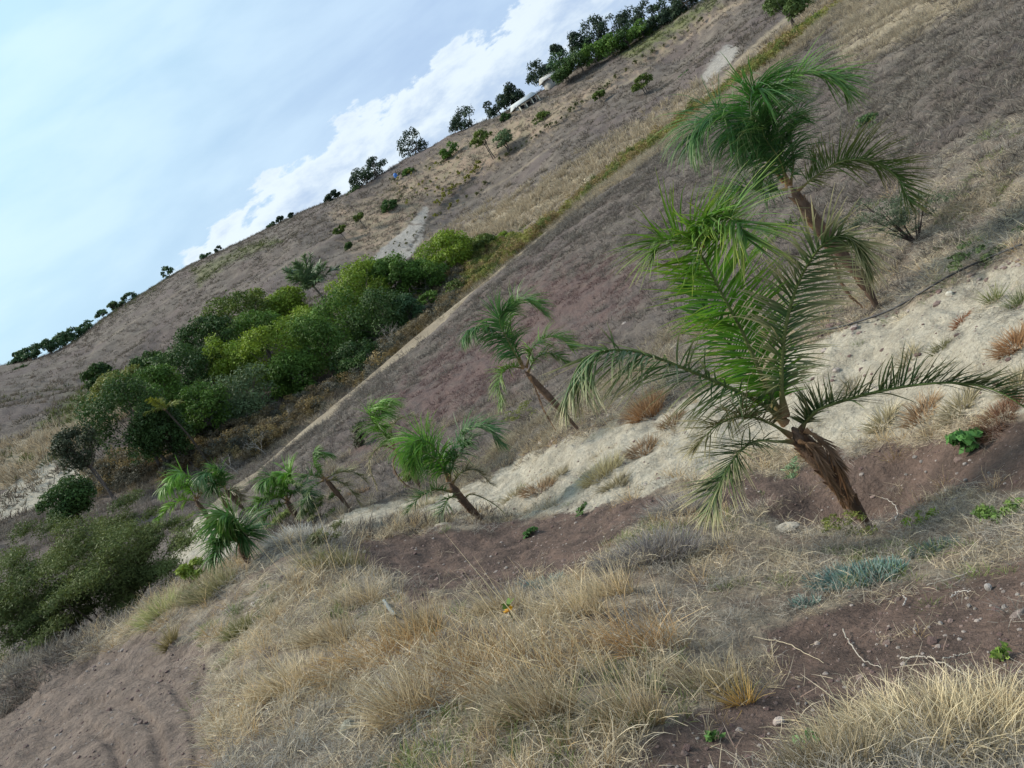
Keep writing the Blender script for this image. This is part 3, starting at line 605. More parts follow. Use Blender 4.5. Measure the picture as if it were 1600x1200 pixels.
gully = [
 (372,500,86,56,30,OL,'dark olive tree furthest left in the back row of the gully belt'),
 (442,487,88,40,20,YG,'flat yellow-tipped tree just left of the coconut palm'),
 (585,432,84,34,18,MG,'mid green tree below the pale rock slope at the back of the belt'),
 (622,440,80,38,28,MG,'leafy green tree right of centre of the gully belt, under the pale rock slope'),
 (692,402,84,46,24,YG,'bright yellow-green tree at the right end of the gully belt'),
 (742,398,88,36,18,OL,'low olive tree trailing off the right end of the gully belt'),
 (560,455,80,50,32,YG,'tree with lime-tinted top in the middle of the gully belt'),
 (540,505,74,48,40,MG,'tallest broad green tree in the middle of the gully belt'),
 (600,508,71,46,40,DK,'dark shaded tree right of the broad green tree in the gully'),
 (500,545,69,50,40,MG,'green tree with bare twigs showing below, front middle of the gully belt'),
 (634,490,70,26,20,BG,'small rounded blue-green tree at the right front of the gully belt'),
 (420,560,68,50,34,YG,'lime green spreading tree in the front left of the gully belt'),
 (460,590,66,36,28,MG,'green tree beneath the lime green spreading tree'),
 (350,570,70,38,30,YG,'bright yellow-green rounded tree on the left of the belt'),
 (375,625,62,56,36,GG,'grey-green tree with a wispy crown at the lower left of the belt'),
 (290,592,70,50,32,DK,'dark green tree left of the bright yellow-green rounded tree'),
 (318,645,60,38,32,MG,'glossy green tree below the dark tree, beside the yellow palm'),
 (205,665,57,52,50,DK,'large dark olive tree at the left end of the gully belt'),
 (255,680,56,34,34,DK,'dark tree right of the large dark olive tree'),
 (180,605,76,36,14,((.13,.15,.03),(.22,.23,.06)),'flat-topped yellow-green tree above the large dark olive tree'),
 (152,590,80,18,13,DK,'small dark tree poking up behind the flat-topped yellow-green tree'),
 (122,705,54,30,22,((.035,.05,.025),(.08,.09,.045)),'dusky thin bush at the far left foot of the gully belt'),
 (232,575,78,26,16,DK,'small dark tree on the slope behind the left of the belt'),
 (560,570,64,40,24,DK,'shaded tree at the foot of the middle of the belt'),
 (242,622,63,40,30,MG,'green tree closing the gap left of the glossy green tree'),(322,540,78,44,26,DK,'dark tree between the dark olive tree and the lime trees'),(398,525,80,40,26,MG,'green tree between the dark olive tree and the lime spreading tree'),(480,510,78,38,26,YG,'lime green tree just below the coconut palm'),(665,440,80,36,24,MG,'green tree bridging the middle and the bright right end of the belt'),
 (108,785,44,34,22,DK,'dark green shrub below the white sand slope on the left'),
]
for i, (x, y, r, a, b, c, lab) in enumerate(gully):
    tree('gully_tree' if a > 20 else 'small_tree', lab, 'tree', x, y, r, a * 1.12, b * 1.5, c[0], c[1], k=34, n=10500 if a > 30 else 5000, group=GB, trunks=3 if c in (MG, GG) else 2, sizef=.34, shell=.2, low=-.95, leaf=r * 1.9 / FPX)
SG = 'trees along the skyline ridge'
def ridge(px, py):
    d = ray(px, py); a = math.atan2(d[0], d[1]); rs = np.linspace(140, 300, 120)
    z = gzv(rs * math.sin(a), rs * math.cos(a)); return float(rs[np.argmax((z - 1.6) / rs)]) * .985
sky_t = [ # crown px, py, r, a, b
 (28,566,212,12,7,'dark bush at the leftmost end of the skyline'),(50,556,216,14,8,'dark rounded tree in the left skyline clump'),
 (72,545,220,13,9,'tall dark tree in the middle of the left skyline clump'),(95,535,222,13,8,'pale green round tree in the left skyline clump'),
 (118,524,224,12,8,'dark low tree near the right of the left skyline clump'),(138,513,226,10,6,'low green tree closing the right of the left skyline clump'),
 (158,492,228,9,4,'feathery tree, lowest of three on the left ridge'),(178,480,228,12,5,'feathery grey-green tree, middle of three on the left ridge'),(202,466,229,10,5,'feathery tree, highest of three on the left ridge'),
 (264,428,230,9,7,'lone windswept tree on the bare left ridge'),(326,408,230,8,4,'small flat tree on the skyline, left of a pair'),(350,401,230,5,4,'tiny round tree on the skyline, right of a pair'),
 (433,364,226,6,3,'tiny skyline tree at the left of a short row'),(447,358,224,6,4,'tiny skyline tree in the middle of a short row'),(464,349,220,5,3,'tiny skyline tree at the right of a short row'),
 (520,307,200,11,5,'small umbrella-shaped tree on the ridge'),(582,265,188,20,12,'umbrella-crowned tree above a dark bush on the ridge'),(574,292,187,22,12,'dark dense bush under the umbrella-crowned tree'),
 (650,232,183,19,17,'lone dark tree with a ragged crown on the ridge'),(730,192,178,22,13,'dark spreading tree with a gap beneath its crown on the ridge'),(717,198,178,10,8,'small dark tree leaning against the spreading ridge tree'),
 (775,168,177,16,11,'rounded dark bush left of the white house on the ridge'),(805,148,180,14,15,'tall thin-crowned ridge tree left of the white house'),(796,158,181,12,10,'low dark tree under the thin-crowned ridge tree'),
 (842,120,182,18,16,'thick dark tree standing behind the white house'),(872,88,184,11,12,'dark tree left of the pale upper roof'),
 (905,72,186,16,14,'dark ragged tree right of the pale upper roof'),(930,55,184,18,17,'dark tree in the upper ridge belt beside the ragged tree'),(958,50,182,20,17,'dense dark tree in the middle of the upper ridge belt'),
 (985,40,181,20,16,'green-black tree in the upper ridge belt'),(1012,25,180,20,15,'full dark tree towards the top of the ridge belt'),(1040,12,180,20,14,'dark tree near the upper end of the ridge belt'),(1066,0,180,18,13,'topmost dark tree of the ridge belt'),
 (890,118,172,22,16,'green tree on the slope right of the white house'),(925,102,170,24,15,'grey-green tree with pale trunks right of the white house'),(868,142,168,20,13,'bushy tree at the right wall of the white house'),(955,88,168,20,11,'pale twiggy tree on the edge of the ridge slope'),
]
belt = [(880,112,20,15,'left'),(902,98,22,15,'second from left'),(928,86,22,16,'third from left'),(952,74,22,16,'fourth from left'),(978,62,22,15,'fifth from left'),(1003,48,22,15,'fourth from the top'),(1028,36,20,14,'third from the top'),(1052,23,20,13,'second from the top'),(1076,9,20,12,'top')]
for x, y, a, b, w_ in belt:
    cc = random.choice([DK, SIL, MG]); tree('belt_tree', 'low dense tree, lower row of the upper ridge belt, ' + w_, 'tree', x, y, 168, a, b, cc[0], cc[1], k=16, n=1800, group=SG, leaf=168 * 1.7 / FPX, sizef=.4, low=-.9)
for i, (x, y, r, a, b, lab) in enumerate(sky_t):
    pale = ('green' in lab and 'black' not in lab) or ('left' in lab and x < 480); cc = GG if 'grey-green' in lab or 'twiggy' in lab else (BG if pale else SIL)  # left skyline trees get paler greens, imitating haze in the leaf colour
    r = ridge(x, y)
    tree('ridge_tree', lab, 'tree', x, y, r, a * 1.2, b * 1.5, cc[0], cc[1], k=12, n=1500 if a > 10 else 500, group=SG, leaf=r * 1.6 / FPX, sizef=.36, shell=.25, tmult=1.3, lean=.1, low=-.8)
hill = [
 (606,323,148,14,10,((.04,.09,.02),(.07,.13,.03)),'round bright green bush on the dry hillside below the ridge'),
 (700,235,165,16,12,MG,'green bush below the ridge right of the lone dark tree'),(752,216,150,18,11,OL,'olive bush on the orchard slope'),(786,218,148,22,12,GG,'twiggy grey bush with pale stems on the orchard slope'),
 (1002,130,128,17,9,OL,'olive shrub alone on the bare slope under the terrace row'),(1070,122,124,14,8,GG,'dry grey-olive shrub near the pale gravel patch'),
 (845,188,152,16,10,OL,'dry olive bush below the white house'),(640,270,170,12,7,MG,'low green bush beside the blue tank'),(555,300,180,14,8,DK,'dark scrubby bush on the ridge shoulder'),
 (505,335,185,18,7,OL,'dull olive scrub on the left shoulder of the ridge'),(790,185,165,8,7,DK,'dark bush at the left corner of the white house'),(935,150,140,10,6,OL,'small olive shrub on the terrace row'),
 (1225,12,98,32,26,((.07,.12,.03),(.12,.17,.05)),'large light green bush at the top edge beside the pale track'),
 (33,580,190,11,6,DK,'dark bush under the left skyline clump'),(545,385,130,8,5,DK,'small dark bush left of the pale rock slope'),(530,360,140,10,6,OL,'dry olive bush on the gullied slope'),(560,340,142,9,6,OL,'dull bush in the gullied hillside fold'),
]
hill += [(785,378,88,26,13,YG,'bright scrub bush right of the gully trees'),(826,358,88,20,10,OL,'olive scrub bush in the brush line right of the gully trees'),(880,322,86,18,9,YG,'yellow-green bush in the brush above the pale path'),(762,425,76,20,12,OL,'olive bush below the bright scrub bush'),
 (712,452,74,22,14,OL,'olive-gold bush between the gully trees and the pale path'),(905,318,84,14,8,MG,'leafy bush alone in the golden brush near the path'),(668,470,72,20,12,MG,'green bush beside the small rounded blue-green tree'),(1265,45,84,22,12,YG,'yellow-green brush bush beside the path at the top'),(1240,80,82,18,12,DK,'dark bush beside the path near the top')]
def dead(px, py, r, hpx, lab):
    b = P(px, py, r); b[2] = gz(b[0], b[1]) - .05; hh = hpx * np.linalg.norm(b - CAM) / FPX; e = empty('bare_tree', b, lab, 'bare tree'); g = Geo(); g2 = Geo()
    def br(g_, p, d, l, w_, k):
        q = p + d * l; tube(g_, [p, (p + q) / 2 + rng.normal(size=3) * l * .06, q], [w_, w_ * .8, w_ * .6], 4, (.30, .27, .23))
        if k: 
            for z in range(3): br(g2, p + d * l * random.uniform(.5, 1), norm(d + rng.normal(size=3) * .55), l * .72, w_ * .55, k - 1)
    br(g, b, norm(np.array([random.uniform(-.3, .3), 0, 1.0])), hh * .42, .045 * r / 60, 4); obj('trunk', g.mesh('trunk', M_bark, b), e); obj('branches', g2.mesh('branches', M_bark, b), e)
for a_ in [(628,560,62,62,'bare grey tree below the small rounded blue-green tree'),(605,585,60,40,'bare twiggy tree at the foot of the gully trees'),(400,690,50,52,'bare twiggy tree under the grey-green tree'),(345,705,48,48,'bare leaning tree at the lower left of the gully belt'),(520,600,60,40,'bare tree in the shade under the middle gully trees'),(435,640,56,40,'pale bare tree between the lower gully trees')]: dead(*a_)
for x, y, r, a, b, c, lab in hill:
    tree('hillside_bush', lab, 'bush', x, y, r, a, b, c[0], c[1], k=12, n=1100 if a < 25 else 5000, group='bushes on the dry hillside', sizef=.4, trunks=2, low=-.9, leaf=r * 1.8 / FPX)
# small yellow palm and coconut palm among the gully trees
def bigpalm(name, label, px, py, r, Lf, nf, col, tipc, w_, up=.9):
    c = P(px, py, r); base = np.array([c[0], c[1], gz(c[0], c[1]) - .1]); e = empty(name, base, label, 'palm'); g = Geo()
    tube(g, catmull([base, (base + c) / 2 + np.array([.15, 0, 0]), c], 8), .12 if Lf > 2 else .06, 7, (.2, .17, .13) if Lf > 2 else (.07, .055, .04)); obj('trunk', g.mesh('trunk', M_bark, base, True), e)
    for k in range(nf):
        a = k * 2.399; el = random.uniform(.2, 1.3); d = np.array([math.cos(a) * math.cos(el), math.sin(a) * math.cos(el), math.sin(el)])
        pts = [c]; p = c.copy()
        for j in range(4): p = p + d * Lf / 4; d = norm(d + np.array([0, 0, -.13 if Lf > 2 else -.28])); pts.append(p.copy())
        frond(e, base, pts, Lf * .3, n=26, col=np.array(col), tip=np.array(tipc), dry=.25, fall=.7, wdt=w_, rad=.04, lift=.2)
bigpalm('coconut_palm', 'coconut palm with stiff silvery fronds standing behind the gully trees', 490, 448, 90, 3.6, 15, (.10, .16, .07), (.26, .28, .14), .2)
bigpalm('yellow_palm', 'small yellowing palm poking out between the dark trees on the left', 258, 640, 54, 1.3, 8, (.2, .22, .03), (.35, .32, .05), .05)

# big dark feathery shrub on the left verge, and other near shrubs built from lobes
def shrub(name, label, base_px, lobes_px, n, leaf, col, col2, cat='shrub', shell=.35, stems=10, stemcol=(.10, .08, .06), sr_=.02, r=None, aspect=.35):
    b = G(*base_px) if r is None else P(base_px[0], base_px[1], r); b[2] = gz(b[0], b[1]) - .03; r0 = hdist(b)
    e = empty(name, b, label, cat); L = []
    for x, y, dr, apx, bpx in lobes_px:
        c = P(x, y, r0 + dr); d = np.linalg.norm(c - CAM); a = apx * d / FPX; bb = bpx * d / FPX
        for q in range(9): L.append((c + np.array([random.gauss(0, .6) * a, random.gauss(0, .5) * a, random.gauss(0, .5) * bb]), np.array([a, a, bb]) * random.uniform(.3, .6)))
    g = Geo(); leaves(g, L, n, leaf, col, col2, shell, aspect=aspect); obj('foliage', g.mesh('foliage', M_fol, b), e)
    g = Geo()
    for l in random.sample(L, min(stems, len(L))):
        mid = (b + l[0]) / 2 + np.array([random.uniform(-.1, .1), random.uniform(-.1, .1), .1]) * sr_ * 20
        tube(g, catmull([b, mid, l[0] + np.array([0, 0, l[1][2] * .6])], 7), np.linspace(sr_, sr_ * .2, 7), 5, stemcol)
        for z in range(3):
            q0 = mid * .5 + l[0] * .5; q1 = l[0] + norm(rng.normal(size=3)) * l[1]; tube(g, [q0, (q0 + q1) / 2, q1], [sr_ * .35, sr_ * .25, sr_ * .1], 4, stemcol)
    obj('stems', g.mesh('stems', M_bark, b, True), e)
    return e
shrub('feathery_shrub', 'large dark feathery shrub on the bank at the left edge, above the dirt track', (170, 985), [
 (30,930,.4,55,48),(90,905,.3,60,55),(60,870,.8,45,32),(150,870,.5,60,48),(210,840,.6,45,34),(215,890,.2,50,46),(130,930,0,60,45),(180,940,0,50,36),(0,960,.2,45,42),(40,980,0,40,30),(170,815,.9,38,24),(262,840,.3,30,30),(110,950,.1,50,34),(70,985,-.2,40,26),(180,905,-.1,50,40),(240,885,0,34,34),(200,955,-.3,40,22)],
 120000, .022, (.05, .075, .02), (.15, .18, .05), shell=.5, stems=18, sr_=.018, r=12.6, aspect=.28)
for x, y, a_, lab in [(432,812,26,'low yellow-green shrub under the low bushy palm'),(290,815,20,'low shrub under the yellow-green palm'),(500,795,22,'olive shrub between the low bushy palm and the hooked palm'),(640,745,22,'dry olive shrub behind the mop-headed palm')]:
    shrub('low_shrub', lab, (x, y + 12), [(x, y, 0, a_, a_ * .55)], 1500, .035, (.09, .13, .03), (.20, .24, .06), sr_=.006, shell=.6, aspect=.25)
shrub('feathery_bush', 'airy grey-green bush with dark thin branches behind the tall palm, right of its drooping frond', (1432, 378), [
 (1390,325,0,36,26),(1350,335,0,28,22),(1430,320,.3,28,24),(1385,355,-.1,32,18),(1415,350,0,28,20)], 5200, .02, (.06, .09, .05), (.12, .15, .085), shell=.6, stems=14, stemcol=(.06, .045, .04), sr_=.012, aspect=.25)
shrub('leafy_weed', 'bright green broad-leaved weed on the sand edge at the right', (1515, 697), [(1505,682,0,20,12),(1530,688,0,14,8)], 260, .035, (.05, .14, .03), (.09, .22, .05), cat='weed', stems=5, sr_=.004, aspect=.7)
shrub('leafy_weed', 'pale grey-green weed by the left side of the largest trunk', (1238, 742), [(1238,735,0,16,8)], 420, .014, (.16, .25, .13), (.24, .34, .18), cat='weed', stems=4, sr_=.003)
shrub('leafy_weed', 'small green weed beside the pit under the mop-headed palm', (832, 835), [(830,830,0,9,6)], 130, .025, (.06, .15, .04), (.10, .2, .06), cat='weed', stems=3, sr_=.003, aspect=.7)
shrub('leafy_weed', 'green weed on the sand above the dirt strip, centre of the picture', (908, 805), [(906,797,0,10,9)], 150, .022, (.06, .13, .04), (.12, .2, .06), cat='weed', stems=3, sr_=.003, aspect=.6)
for (x, y, a, lab) in [(1440,820,14,'lime green weed right of the hollow under the largest palm'),(1480,1,0,'')][:1]:
    shrub('leafy_weed', lab, (x, y), [(x, y - 6, 0, a, 8)], 200, .018, (.15, .24, .03), (.25, .33, .05), cat='weed', stems=4, sr_=.003)
shrub('leafy_weed', 'yellow-green weed at the foot of the largest palm', (1330, 832), [(1300,818,0,18,10),(1335,822,0,20,9)], 700, .013, (.12, .15, .03), (.22, .25, .06), cat='weed', stems=8, sr_=.003)
shrub('leafy_weed', 'bright green weed patch at the right edge beside dry stems', (1560, 815), [(1550,805,0,18,10),(1580,800,0,16,14)], 620, .016, (.09, .17, .04), (.2, .28, .07), cat='weed', stems=6, sr_=.003)
shrub('leafy_weed', 'single light green weed growing from red soil near the lower right corner', (1562, 1030), [(1562,1022,0,8,8)], 60, .018, (.16, .26, .05), (.26, .36, .08), cat='weed', stems=3, sr_=.002, aspect=.6)
shrub('leafy_weed', 'round-leaved green seedling at the edge of the bottom right straw clump', (1266, 1165), [(1262,1158,0,12,6)], 26, .022, (.10, .2, .07), (.16, .28, .10), cat='weed', stems=3, sr_=.002, aspect=.8)
shrub('leafy_weed', 'tiny green seedling on soil at the bottom, left of the pink stone', (1112, 1155), [(1112,1150,0,9,8)], 60, .012, (.10, .2, .05), (.16, .28, .08), cat='weed', stems=3, sr_=.002, aspect=.6)
shrub('yellow_shrub', 'yellow-green sprawling shrub beneath the bare-trunked palm', (830, 655), [(815,645,0,20,12),(798,650,0,14,9)], 900, .02, (.11, .13, .03), (.22, .23, .05), sr_=.006)
shrub('yellow_shrub', 'lime tuft shrub right behind the dark feathery shrub', (300, 915), [(300,892,0,16,12)], 800, .03, (.16, .22, .03), (.28, .34, .05), sr_=.006)
shrub('leafy_bush', 'low green bush line on the far side of the sand at the right edge', (1545, 412), [(1510,402,0,22,12),(1560,392,.2,28,14),(1590,378,.3,22,12)], 1800, .022, (.06, .10, .035), (.14, .19, .07), sr_=.006, shell=.5)
shrub('leafy_bush', 'small green bush alone in the grey field at the upper right', (1358, 200), [(1356,193,0,14,11)], 700, .04, (.05, .10, .035), (.09, .15, .05), sr_=.01, shell=.5)
shrub('leafy_bush', 'dark scrubby bush on the slope between the slim palm and the field', (560, 700), [(556,682,0,22,18)], 900, .05, (.05, .06, .03), (.10, .11, .05), sr_=.01, shell=.6)
shrub('leafy_bush', 'green-tinged bush standing in straw left of the dirt mound', (500, 850), [(495,838,0,30,20)], 1500, .02, (.12, .13, .05), (.2, .2, .09), sr_=.005, shell=.6)

# ------------------------------------------------------------------ succulent mats, tall clumps, rocks, sticks, hose
CL = 1.0
def clump(name, label, cat, base_px, spread_px, n, L, W, c0, c1, out_=.5, grav=.3, lean=(0, 0, 0), seg=5, group=None, sq=.6, wig=.05, jit=.3):
    L = L * CL; b = G(*base_px); e_r = hdist(b); b[2] = gz(b[0], b[1]); D0 = np.linalg.norm(b - CAM); s = spread_px * D0 / FPX
    th = rng.uniform(0, 6.283, n); q = np.sqrt(rng.uniform(0, 1, n)) * s; x = b[0] + np.cos(th) * q; y = b[1] + np.sin(th) * q * sq
    p0 = np.stack([x, y, gzv(x, y) - .01], 1); D = np.stack([np.cos(th) * out_ * (.3 + q / s), np.sin(th) * out_ * (.3 + q / s), np.ones(n)], 1) + rng.normal(size=(n, 3)) * jit + np.array(lean)
    g = Geo(); br = rng.uniform(.65, 1.3, n)[:, None]
    ribbons(g, p0, D, L * rng.uniform(.55, 1.15, n), W, np.array([0, 0, -grav])[None] * rng.uniform(.3, 1.6, n)[:, None], seg, np.array(c0) * br, np.array(c1) * br, wig=wig)
    o = obj(name, g.mesh(name, M_grass, b), None, b); return tag(o, label, cat, group)
SU = dict(seg=3, grav=.0, out_=.7, wig=.03)
clump('succulent_mat', 'large mat of blue-green succulent leaves on the straw slope at the lower right', 'succulent', (1340, 905), 62, 900, .075, .011, (.13, .22, .19), (.30, .45, .40), **SU)
clump('succulent_mat', 'small patch of blue-green succulent below the left end of the large one', 'succulent', (1255, 945), 18, 110, .06, .010, (.13, .2, .17), (.25, .37, .32), **SU)
clump('succulent_mat', 'grey-green succulent cushion right of the yellow-green weeds', 'succulent', (1460, 858), 32, 320, .06, .010, (.11, .16, .14), (.24, .34, .3), **SU)
clump('succulent_mat', 'dark blue-grey succulent cushion on the edge of the dirt mound', 'succulent', (585, 832), 58, 1100, .10, .02, (.07, .10, .10), (.17, .22, .22), **SU)
clump('succulent_mat', 'pale blue-green succulent in the grass below the dirt strip', 'succulent', (850, 915), 30, 260, .07, .011, (.2, .28, .26), (.32, .42, .40), **SU)
CL = .78
OR = (.34, .20, .08); TN = (.52, .40, .22)
TG_ = 'tall straw clumps'
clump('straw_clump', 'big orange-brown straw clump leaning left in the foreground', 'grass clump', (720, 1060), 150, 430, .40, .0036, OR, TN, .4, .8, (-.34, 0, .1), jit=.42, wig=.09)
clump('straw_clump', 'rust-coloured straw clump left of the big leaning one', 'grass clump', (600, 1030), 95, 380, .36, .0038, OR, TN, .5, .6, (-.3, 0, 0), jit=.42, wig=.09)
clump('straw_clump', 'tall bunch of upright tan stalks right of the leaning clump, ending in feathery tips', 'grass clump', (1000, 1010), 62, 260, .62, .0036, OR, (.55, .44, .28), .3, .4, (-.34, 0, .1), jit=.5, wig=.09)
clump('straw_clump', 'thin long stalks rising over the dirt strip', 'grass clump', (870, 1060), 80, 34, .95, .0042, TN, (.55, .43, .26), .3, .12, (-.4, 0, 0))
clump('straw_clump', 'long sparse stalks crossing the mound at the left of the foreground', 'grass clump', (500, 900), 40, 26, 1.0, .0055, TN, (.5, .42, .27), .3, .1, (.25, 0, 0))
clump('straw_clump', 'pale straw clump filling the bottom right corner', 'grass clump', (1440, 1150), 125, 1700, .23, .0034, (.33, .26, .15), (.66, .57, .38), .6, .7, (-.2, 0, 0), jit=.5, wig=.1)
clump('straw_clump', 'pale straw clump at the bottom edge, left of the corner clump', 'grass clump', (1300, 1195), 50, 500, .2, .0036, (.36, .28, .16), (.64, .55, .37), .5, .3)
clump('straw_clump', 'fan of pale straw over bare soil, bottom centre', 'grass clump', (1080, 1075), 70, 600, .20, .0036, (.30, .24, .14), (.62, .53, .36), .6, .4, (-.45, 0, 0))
clump('straw_clump', 'golden tuft at the right tip of the pale straw fan', 'grass clump', (1160, 1098), 14, 80, .2, .004, (.42, .25, .07), (.5, .38, .16), .5, .3)
for x, y, w_, n_, lab in [(560,945,34,260,'upright blond straw clump on the crest left of the weathered plank'),(520,1000,36,240,'upright straw clump below the crest at the left of the foreground'),(660,985,34,240,'upright straw clump right of the weathered plank'),(900,960,40,300,'upright pale straw clump under the dirt strip'),
   (960,930,30,240,'upright tan straw clump beside the silvery dead brush'),(850,1120,44,300,'upright straw clump at the bottom of the big orange-brown clump'),(640,1120,40,260,'upright straw clump right of the half-sunk grey rock'),(455,1080,34,220,'upright straw clump above the bottom left rock'),(990,1130,40,260,'upright straw clump left of the golden tuft'),(790,960,34,220,'upright straw clump below the orange flower')]:
    clump('straw_clump', lab, 'grass clump', (x, y), w_, n_, .33, .0042, (.34, .25, .13), (.72, .60, .40), .35, .35, (-.12, 0, 0), jit=.3, wig=.06)
clump('straw_clump', 'olive tuft on the crest left of the dirt mound', 'grass clump', (520, 880), 36, 420, .3, .005, (.16, .15, .06), (.38, .34, .18), .5, .3)
clump('straw_clump', 'rusty tuft on the sand edge behind the left frond of the largest palm', 'grass clump', (1010, 645), 26, 520, .42, .008, (.30, .15, .06), (.42, .30, .18), .7, .3)
clump('straw_clump', 'pale tuft on the sand in the centre of the picture', 'grass clump', (940, 740), 34, 500, .3, .007, (.28, .24, .12), (.45, .40, .25), .6, .4)
clump('straw_clump', 'rusty dry tuft high on the sand at the right edge', 'grass clump', (1585, 540), 24, 420, .2, .006, (.25, .13, .06), (.38, .25, .14), .8, .5)
clump('straw_clump', 'yellow-green tuft on the sand near the top right', 'grass clump', (1553, 470), 10, 90, .26, .006, (.2, .24, .06), (.4, .38, .2), .5, .2)
clump('straw_clump', 'green-tipped tuft on the sand at the right edge', 'grass clump', (1592, 478), 10, 120, .24, .006, (.15, .2, .06), (.35, .36, .2), .6, .3)
clump('straw_clump', 'low grey-green tuft beside a rusty patch on the sand', 'grass clump', (1470, 545), 14, 120, .16, .006, (.22, .22, .1), (.38, .34, .2), .7, .4)
clump('straw_clump', 'rust-red patch of dead growth on the sand', 'grass clump', (1502, 503), 12, 160, .12, .006, (.25, .10, .05), (.32, .17, .09), .9, .6)
clump('straw_clump', 'brown dead growth above the broad-leaved weed', 'grass clump', (1560, 655), 34, 600, .16, .005, (.16, .08, .05), (.30, .18, .11), .9, .5)
clump('straw_clump', 'silvery grey dead brush left of the hollow', 'grass clump', (1010, 870), 70, 1700, .22, .004, (.15, .13, .13), (.36, .34, .33), .8, .4)
clump('straw_clump', 'white-grey dead brush under the lower left frond of the largest palm', 'grass clump', (1070, 800), 46, 1000, .3, .0045, (.22, .2, .18), (.46, .42, .37), .8, .3)
clump('straw_clump', 'pale fluffy dead brush left of the dark succulent cushion', 'grass clump', (470, 842), 40, 900, .3, .008, (.28, .27, .24), (.48, .46, .41), .8, .4)
clump('straw_clump', 'grass tuft alone at the edge of the dirt track', 'grass clump', (265, 1005), 12, 160, .22, .007, (.3, .24, .1), (.48, .4, .22), .6, .4)
clump('straw_clump', 'tall blond tuft at the right foot of the dark feathery shrub', 'grass clump', (250, 960), 28, 400, .3, .007, (.2, .22, .08), (.42, .40, .2), .6, .3)
clump('straw_clump', 'long blond tuft right of the lime shrub', 'grass clump', (330, 925), 36, 500, .3, .008, (.26, .25, .11), (.46, .40, .24), .5, .3, (-.2, 0, 0))
clump('straw_clump', 'green-brown tuft in the straw above the track corner', 'grass clump', (375, 990), 18, 300, .2, .006, (.14, .14, .05), (.3, .27, .13), .6, .4)

for i, (x, y, w_, n_, rs, lab) in enumerate([(840,765,26,300,1,'rusty dead growth on the sand right of the mop-headed palm'),(870,745,18,200,0,'pale straw tuft behind the rusty growth on the sand'),(800,775,16,160,0,'thin straw tuft on the sand right of the mop-headed palm'),
   (1005,705,24,300,1,'rusty dead growth on the sand left of the drooping dry fronds'),(960,760,22,260,0,'straw tuft on the lower sand edge, centre of the picture'),(1050,660,20,220,1,'rusty dead growth beside the largest palm on its left'),(660,790,20,200,0,'straw tuft on the sand left of the mop-headed palm'),
   (1380,660,22,260,0,'straw tuft on the lower sand edge right of the largest palm'),(1440,650,24,240,1,'dark rusty growth on the lower sand edge under the right frond'),(1500,640,26,260,0,'pale dead growth left of the broad-leaved weed'),(1330,610,14,90,0,'wispy tuft on bare sand right of the largest crown'),
   (1420,560,14,90,0,'wispy green-grey tuft on bare sand, upper right'),(560,770,18,180,1,'rusty growth at the foot of the palm with the hooked frond'),(1590,600,20,220,0,'straw tuft on the sand at the right frame edge'),(780,700,30,420,0,'blond tuft above the sand left of the bare-trunked palm'),(960,620,26,300,0,'straw tuft above the sand right of the bare-trunked palm')]):
    clump('dry_tuft', lab, 'grass clump', (x, y), w_, n_, .22, .008, (.24, .15, .085) if rs else (.28, .24, .14), (.38, .28, .17) if rs else (.46, .40, .28), .8, .5)
def rock(name, label, px, py, wpx, col, sq=.7, cat='rock', group=None, sink=.25):
    b = G(px, py); s = wpx * np.linalg.norm(b - CAM) / FPX / 2
    import bmesh
    bm = bmesh.new(); bmesh.ops.create_icosphere(bm, subdivisions=2, radius=1)
    ax = norm(rng.normal(size=(7, 3))); am = rng.uniform(.55, .9, 7)
    for v in bm.verts:
        p = np.array(v.co)
        for a_, m_ in zip(ax, am):
            dd = p @ a_
            if dd > m_: p = p - a_ * (dd - m_)
        v.co = p * np.array([s, s * .8, s * sq]) * (1 + random.gauss(0, .02))
    m = bpy.data.meshes.new(name); bm.to_mesh(m); bm.free(); m.materials.append(M_rock)
    a = m.color_attributes.new('col', 'FLOAT_COLOR', 'POINT'); cc = np.ones((len(m.vertices), 4), dtype=np.float32); cc[:, :3] = col; a.data.foreach_set('color', cc.ravel())
    o = obj(name, m, None, (b[0], b[1], b[2] + s * sq * sink)); o.rotation_euler = (random.uniform(-.3, .3), random.uniform(-.3, .3), random.random() * 6)
    return tag(o, label, cat, group)
rock('rock', 'grey angular rock half sunk in straw at the bottom, left of centre', 548, 1145, 36, (.24, .23, .18), .9)
rock('rock', 'pinkish flat stone on the soil at the bottom right', 1217, 1130, 22, (.42, .35, .31), .5)
rock('rock', 'round pale stone on the red soil at the right', 1546, 921, 13, (.36, .33, .31), .9, sink=.6)
rock('rock', 'white pebble in the straw at the lower left', 378, 1105, 10, (.75, .72, .66), .8, sink=.7)
rock('concrete_slab', 'pale flat concrete lump on the rim of the hollow under the largest palm', 1225, 828, 60, (.40, .36, .30), .22, cat='concrete')
rock('rock', 'pale boulder at the hose beside the tall palm', 1484, 460, 12, (.5, .47, .4), .7)
rock('rock', 'dusky flat stone at the right edge of the red soil', 1590, 962, 24, (.25, .2, .18), .3)
rock('rock', 'dark clod at the left of the foreground crest', 620, 1165, 22, (.12, .1, .09), .7)
